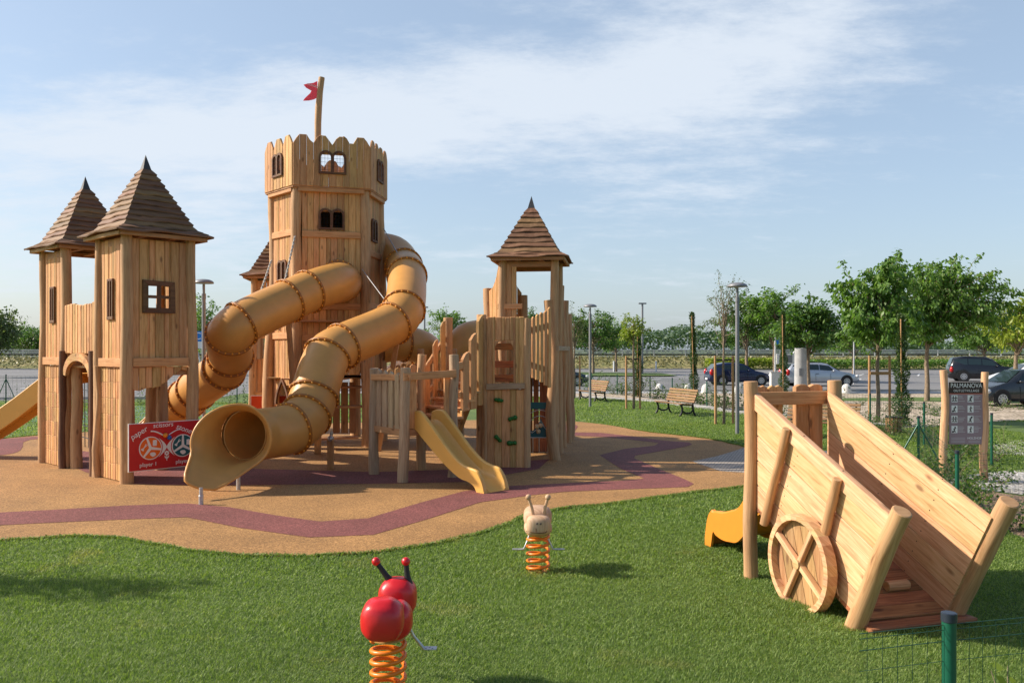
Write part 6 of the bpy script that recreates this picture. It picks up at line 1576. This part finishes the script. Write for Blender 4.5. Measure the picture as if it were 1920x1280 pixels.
# ------------------------------------------------------------------ cars
def car(label, x, y, ang, L_, W, Ht, kind, paint, name='parked_car'):
    t = thing(name, label, 'car', (x, y, 0), 'cars in the parking')
    ca, sa2 = math.cos(ang), math.sin(ang)
    T = lambda a, b, z: Vector((x + a * ca - b * sa2, y + a * sa2 + b * ca, z))
    # profile (fraction of length from the front, top height, belt height)
    if kind == 'hatch': pr = [(0, .42, .40), (.015, .62, .58), (.05, .72, .68), (.16, .86, .82), (.27, .96, .92), (.34, 1.12, .95), (.44, 1.38, .97), (.52, 1.46, .98), (.72, 1.47, .99), (.88, 1.36, 1.0), (.955, 1.05, .99), (.985, .85, .8), (1, .5, .48)]
    elif kind == 'estate': pr = [(0, .40, .38), (.012, .60, .56), (.045, .70, .66), (.15, .84, .80), (.26, .93, .89), (.32, 1.06, .93), (.42, 1.36, .95), (.49, 1.44, .96), (.72, 1.46, .98), (.90, 1.40, 1.0), (.965, 1.06, .99), (.99, .8, .76), (1, .5, .48)]
    elif kind == 'suv': pr = [(0, .5, .48), (.01, .85, .8), (.05, .98, .93), (.18, 1.06, 1.0), (.27, 1.12, 1.06), (.32, 1.25, 1.10), (.40, 1.62, 1.12), (.47, 1.74, 1.13), (.75, 1.77, 1.15), (.93, 1.70, 1.16), (.975, 1.2, 1.1), (.995, 1.0, .95), (1, .55, .5)]
    else: pr = [(0, .38, .36), (.02, .60, .56), (.08, .76, .72), (.18, .88, .85), (.27, .97, .93), (.36, 1.20, .97), (.46, 1.42, .99), (.54, 1.49, 1.0), (.72, 1.47, 1.02), (.88, 1.30, 1.03), (.95, 1.02, 1.0), (.985, .8, .76), (1, .5, .48)]
    sc_ = Ht / max(p[1] for p in pr); hw = W / 2; m = MB(); rings = []
    for (f, tz, bz) in pr:
        a = L_ / 2 - f * L_; tz *= sc_; bz *= sc_; e = 1 - .22 * max(0, abs(f - .5) * 2 - .8) / .2
        w1 = hw * e; up = max(0, (tz - bz) / (.5 * sc_)); w3 = w1 * (.95 - .20 * up)
        zl = .22 if .02 < f < .98 else .30
        rings.append([T(a, s * ww, zz) for s, ww, zz in ((-1, w1 * .93, zl), (-1, w1 * 1.0, .42), (-1, w1 * .985, .62 if bz > .66 else bz * .9), (-1, w1 * .95, bz), (-1, w3, bz + (tz - bz) * .86), (-1, w3 * .82, tz), (1, w3 * .82, tz), (1, w3, bz + (tz - bz) * .86), (1, w1 * .95, bz), (1, w1 * .985, .62 if bz > .66 else bz * .9), (1, w1 * 1.0, .42), (1, w1 * .93, zl))])
    K = 12; vs = [p for r_ in rings for p in r_]; fs = []
    for i in range(len(rings) - 1):
        for k in range(K): k2 = (k + 1) % K; fs.append((i * K + k, i * K + k2, (i + 1) * K + k2, (i + 1) * K + k))
    fs.append(tuple(range(K))[::-1]); fs.append(tuple((len(rings) - 1) * K + k for k in range(K)))
    m.add(vs, fs, None, True); body = m.build('body', paint, t)
    nr = len(rings)
    # glass: windscreen, rear window, side windows
    def quad(name_, a, b, c, d_, off=.008):
        n_ = (b - a).cross(d_ - a).normalized(); ctr = T(0, 0, .8)
        if n_.dot(((a + b + c + d_) / 4) - ctr) < 0: n_ = -n_
        mm = MB(); mm.add([p + n_ * off for p in (a, b, c, d_)] + [p + n_ * (off - .006) for p in (a, b, c, d_)], [(0, 1, 2, 3), (4, 7, 6, 5)], None, False); return mm.build(name_, M_GLASS, t)
    i0 = 4 if kind != 'mini' else 4; 
    A_, B_ = rings[i0 + 0], rings[i0 + 3]
    quad('windscreen', A_[4].lerp(A_[7], .06), A_[7].lerp(A_[4], .06), rings[i0 + 2][6].lerp(rings[i0 + 2][5], .05), rings[i0 + 2][5].lerp(rings[i0 + 2][6], .05), .03)
    quad('rear_window', rings[-4][5], rings[-4][6], rings[-3][7].lerp(rings[-3][8], .2), rings[-3][4].lerp(rings[-3][3], .2), .03)
    fr_ = [p[0] for p in pr]; nw = 3 if kind in ('estate', 'suv') else 2
    xa = fr_[6] - .05; xb = fr_[9]; 
    def at_(f, side, vz):
        for i in range(nr - 1):
            if fr_[i] <= f <= fr_[i + 1]:
                q = (f - fr_[i]) / (fr_[i + 1] - fr_[i]); lo = rings[i][3 if side < 0 else 8].lerp(rings[i + 1][3 if side < 0 else 8], q); hi = rings[i][4 if side < 0 else 7].lerp(rings[i + 1][4 if side < 0 else 7], q); return lo.lerp(hi, vz)
    for side in (-1, 1):
        ed = [xa + (xb - xa) * k / nw for k in range(nw + 1)]
        for k in range(nw):
            f0, f1 = ed[k] + .006, ed[k + 1] - .006
            a0 = f0 - (.035 if k == 0 else 0); quad('side_window', at_(a0, side, .10), at_(f1 + (.03 if k == nw - 1 else 0), side, .10), at_(f1, side, .90), at_(f0 + (.04 if k == 0 else 0), side, .90), .012)
        m = MB(); c = at_(xa - .01, side, .12); ball(m, c + (T(0, side, 0) - T(0, 0, 0)) * .10, .09, 8, 6, (1, 1, .7)); m.build('wing_mirror', paint, t)
        for f, nm_, mt2 in ((.035, 'headlight', M_HLIGHT), (.965, 'tail_light', M_TLIGHT)):
            m = MB(); c = T(L_ / 2 - f * L_, side * hw * .84, (.62 if f < .5 else .86) * sc_); ball(m, c, .13, 10, 7, (1, 1, .8 if f < .5 else 1.6)); m.build(nm_, mt2, t)
        m = MB(); 
        for f in (.40, .60): beam(m, T(L_ / 2 - f * L_, side * (hw + .001), .35), T(L_ / 2 - f * L_, side * (hw - .004), .8 * sc_), .008, .012, up=(ca, sa2, 0), ch=0)
        for f in (.56, .76): beam(m, T(L_ / 2 - f * L_, side * (hw + .006), .78 * sc_), T(L_ / 2 - (f + .035) * L_, side * (hw + .006), .78 * sc_), .02, .03, ch=0)
        m.build('door_lines', M_BLACK, t)
        for f in (.185, .80 if kind != 'mini' else .79):
            r_ = .32 if kind != 'suv' else .37; c = T(L_ / 2 - f * L_, side * (hw - .095), r_); ax_ = (T(0, side, 0) - T(0, 0, 0))
            m = MB(); disc(m, c + ax_ * .070 + Vector((0, 0, .02)), r_ * 1.17, (ca, sa2, 0), (0, 0, 1), ax_, .065, 24); m.build('wheel_arch', M_BLACK, t)
            m = MB(); disc(m, c + ax_ * .035, r_, (ca, sa2, 0), (0, 0, 1), ax_, .17, 26); wh = m.build('wheel', M_TYRE, t)
            m = MB(); disc(m, c + ax_ * .122, r_ * .62, (ca, sa2, 0), (0, 0, 1), ax_, .014, 22); m.build('rim', M_RIM, wh)
            m = MB()
            for k in range(8):
                a = k * math.pi / 4; e = Vector((ca, sa2, 0)) * math.cos(a) + Vector((0, 0, 1)) * math.sin(a); disc(m, c + ax_ * .128 + e * r_ * .42, r_ * .085, (ca, sa2, 0), (0, 0, 1), ax_, .012, 8)
            m.build('rim_holes', M_TYRE, wh)
    for f, nm_ in ((0, 'front_plate'), (1, 'rear_plate')):
        s = 1 if f == 0 else -1; m = MB(); beam(m, T(s * (L_ / 2 + .012), -.26, .42), T(s * (L_ / 2 + .012), .26, .42), .01, .11, ch=0); m.build(nm_, M_WHITE, t)
    if kind in ('estate', 'suv'):
        m = MB()
        for side in (-1, 1): beam(m, T(L_ / 2 - .5 * L_, side * hw * .62, Ht + .02), T(L_ / 2 - .88 * L_, side * hw * .62, Ht + .0), .03, .035)
        m.build('roof_rails', M_BLACK, t)
    return t
d = 54.5; car('navy blue hatchback parked left of the grey utility cabinet', PX(1389, d), d + .8, .03, 4.05, 1.72, 1.45, 'hatch', M_NAVY)
d = 53.2; car('silver estate car parked behind the concrete column', PX(1543.5, d), d + .85, .0, 4.65, 1.76, 1.48, 'estate', M_SILV)
d = 60.0; car('black off-roader parked behind the information board', PX(1864, d), d + 1.5, -.30, 4.6, 1.88, 1.78, 'suv', M_BLKC)
car('white small car showing above the dark city car', PX(1945, 50), 51.0, math.pi - .1, 4.0, 1.7, 1.50, 'hatch', M_WHTC)
d = 33.9; car('dark graphite city car at the right picture edge', PX(1852, d) + 1.75, d + 1.1, math.pi + .08, 3.55, 1.63, 1.5, 'mini', M_GRAF)
d = 54.0; car('dark blue car almost hidden by the log palisade', PX(1041, d) + .0, d, .1, 4.1, 1.75, 1.45, 'hatch', M_NAVY)
# tree standing out of the picture on the left that shades the lawn
tree('tall tree just out of the picture on the left of the lawn', -10.9, 8.95, 2.6, 4.4, (1.2, .5, .7), 26, 800, .13, L_MID, .09, 55, sig=.16)

# ------------------------------------------------------------------ light, sky, camera
sc = bpy.context.scene
SUN_EL = R(34.5); SH = Vector((.995, -.10, 0)).normalized()    # direction shadows run on the ground
sd_ = Vector((SH.x * math.cos(SUN_EL), SH.y * math.cos(SUN_EL), -math.sin(SUN_EL)))
li = bpy.data.lights.new('sun', 'SUN'); li.energy = 5.0; li.angle = R(.55); li.color = (1, .90, .76)
so = bpy.data.objects.new('sun', li); C.objects.link(so); so.rotation_euler = sd_.to_track_quat('-Z', 'Y').to_euler(); so.location = (-20, 5, 20)
w = bpy.data.worlds.new('World'); sc.world = w; w.use_nodes = True; nt = w.node_tree; L = nt.links; bg = nt.nodes['Background']
sky = nt.nodes.new('ShaderNodeTexSky'); sky.sky_type = 'NISHITA'; sky.sun_disc = False; sky.sun_elevation = SUN_EL
to_sun = -SH; sky.sun_rotation = math.atan2(to_sun.x, to_sun.y); sky.air_density = 1.0; sky.dust_density = 1.6; sky.ozone_density = 1.4
tc = nt.nodes.new('ShaderNodeTexCoord'); sp = nt.nodes.new('ShaderNodeSeparateXYZ'); L.new(tc.outputs['Generated'], sp.inputs[0])
zz = math_(nt, 'ADD', math_(nt, 'MAXIMUM', sp.outputs[2], 0.0), .16)
cb = nt.nodes.new('ShaderNodeCombineXYZ'); L.new(math_(nt, 'DIVIDE', sp.outputs[0], zz), cb.inputs[0]); L.new(math_(nt, 'DIVIDE', sp.outputs[1], zz), cb.inputs[1])
mp = nt.nodes.new('ShaderNodeMapping'); mp.inputs['Rotation'].default_value = (0, 0, .35); mp.inputs['Scale'].default_value = (.75, 1.2, 1); mp.inputs['Location'].default_value = (1.3, .4, 0); L.new(cb.outputs[0], mp.inputs[0])
n1 = nt.nodes.new('ShaderNodeTexNoise'); n1.inputs['Scale'].default_value = 1.5; n1.inputs['Detail'].default_value = 9; n1.inputs['Roughness'].default_value = .62; n1.inputs['Distortion'].default_value = .35; L.new(mp.outputs[0], n1.inputs[0])
n2 = nt.nodes.new('ShaderNodeTexNoise'); n2.inputs['Scale'].default_value = 5.5; n2.inputs['Detail'].default_value = 7; n2.inputs['Roughness'].default_value = .7; L.new(mp.outputs[0], n2.inputs[0])
# cloud bank: density falls off away from a band of directions (azimuth, elevation)
az = math_(nt, 'ARCTAN2', sp.outputs[0], sp.outputs[1]); el = math_(nt, 'ARCSINE', sp.outputs[2])
def blob(a0, e0, ra, re, tilt=0.0):
    da = math_(nt, 'SUBTRACT', az, a0); de = math_(nt, 'SUBTRACT', math_(nt, 'SUBTRACT', el, e0), math_(nt, 'MULTIPLY', da, tilt))
    q = math_(nt, 'ADD', math_(nt, 'POWER', math_(nt, 'DIVIDE', da, ra), 2.0), math_(nt, 'POWER', math_(nt, 'DIVIDE', de, re), 2.0))
    return math_(nt, 'POWER', 2.718, math_(nt, 'MULTIPLY', q, -1.0))
bl = math_(nt, 'ADD', blob(-.02, .285, .26, .065, .12), blob(.24, .30, .20, .12, .2))
bl = math_(nt, 'ADD', bl, blob(-.42, .215, .25, .05, .05)); bl = math_(nt, 'ADD', bl, math_(nt, 'MULTIPLY', blob(-.20, .26, .22, .055, .15), .8)); bl = math_(nt, 'ADD', bl, math_(nt, 'MULTIPLY', blob(-.5, .12, .3, .06), .8))
den = math_(nt, 'ADD', math_(nt, 'MULTIPLY', math_(nt, 'SUBTRACT', n1.outputs[0], .5), 1.7), math_(nt, 'MULTIPLY', math_(nt, 'SUBTRACT', n2.outputs[0], .5), 1.5))
den = math_(nt, 'ADD', den, math_(nt, 'SUBTRACT', math_(nt, 'MULTIPLY', bl, .72), .06))
mr = nt.nodes.new('ShaderNodeMapRange'); mr.inputs[1].default_value = -.02; mr.inputs[2].default_value = 1.0; L.new(den, mr.inputs[0]); mr.interpolation_type = 'SMOOTHSTEP'
cl = mixc(nt, math_(nt, 'MULTIPLY', mr.outputs[0], .88), sky.outputs[0], (CLOUD, CLOUD * 1.02, CLOUD * 1.05) if False else (5.7, 5.85, 6.1))
fr1 = nt.nodes.new('ShaderNodeMapRange'); fr1.inputs[1].default_value = -.1; fr1.inputs[2].default_value = .5; L.new(sp.outputs[1], fr1.inputs[0]); fr1.interpolation_type = 'SMOOTHSTEP'
fr2 = nt.nodes.new('ShaderNodeMapRange'); fr2.inputs[1].default_value = 1.0; fr2.inputs[2].default_value = .5; L.new(el, fr2.inputs[0]); fr2.interpolation_type = 'SMOOTHSTEP'
front = math_(nt, 'MULTIPLY', fr1.outputs[0], fr2.outputs[0])
veil = mixc(nt, math_(nt, 'MULTIPLY', front, .38), mixc(nt, front, sky.outputs[0], cl), (4.2, 5.2, 6.4)); L.new(veil, bg.inputs[0]); bg.inputs[1].default_value = .12
cd = bpy.data.cameras.new('camera'); cam = bpy.data.objects.new('camera', cd); C.objects.link(cam); sc.camera = cam
cam.location = (0, 0, H); cam.rotation_euler = (R(90), 0, 0); cd.sensor_width = 36; cd.lens = 36 * F / 1920; cd.shift_y = (HY - 640) / 1920; cd.clip_end = 5000; cd.clip_start = .1
vs_ = sc.view_settings; sc.display_settings.display_device = 'sRGB'; vs_.view_transform = 'Standard'; vs_.look = 'None'; vs_.exposure = 0.37; vs_.gamma = 1; vs_.use_curve_mapping = False
sc.cycles.max_bounces = 6; sc.cycles.use_denoising = True
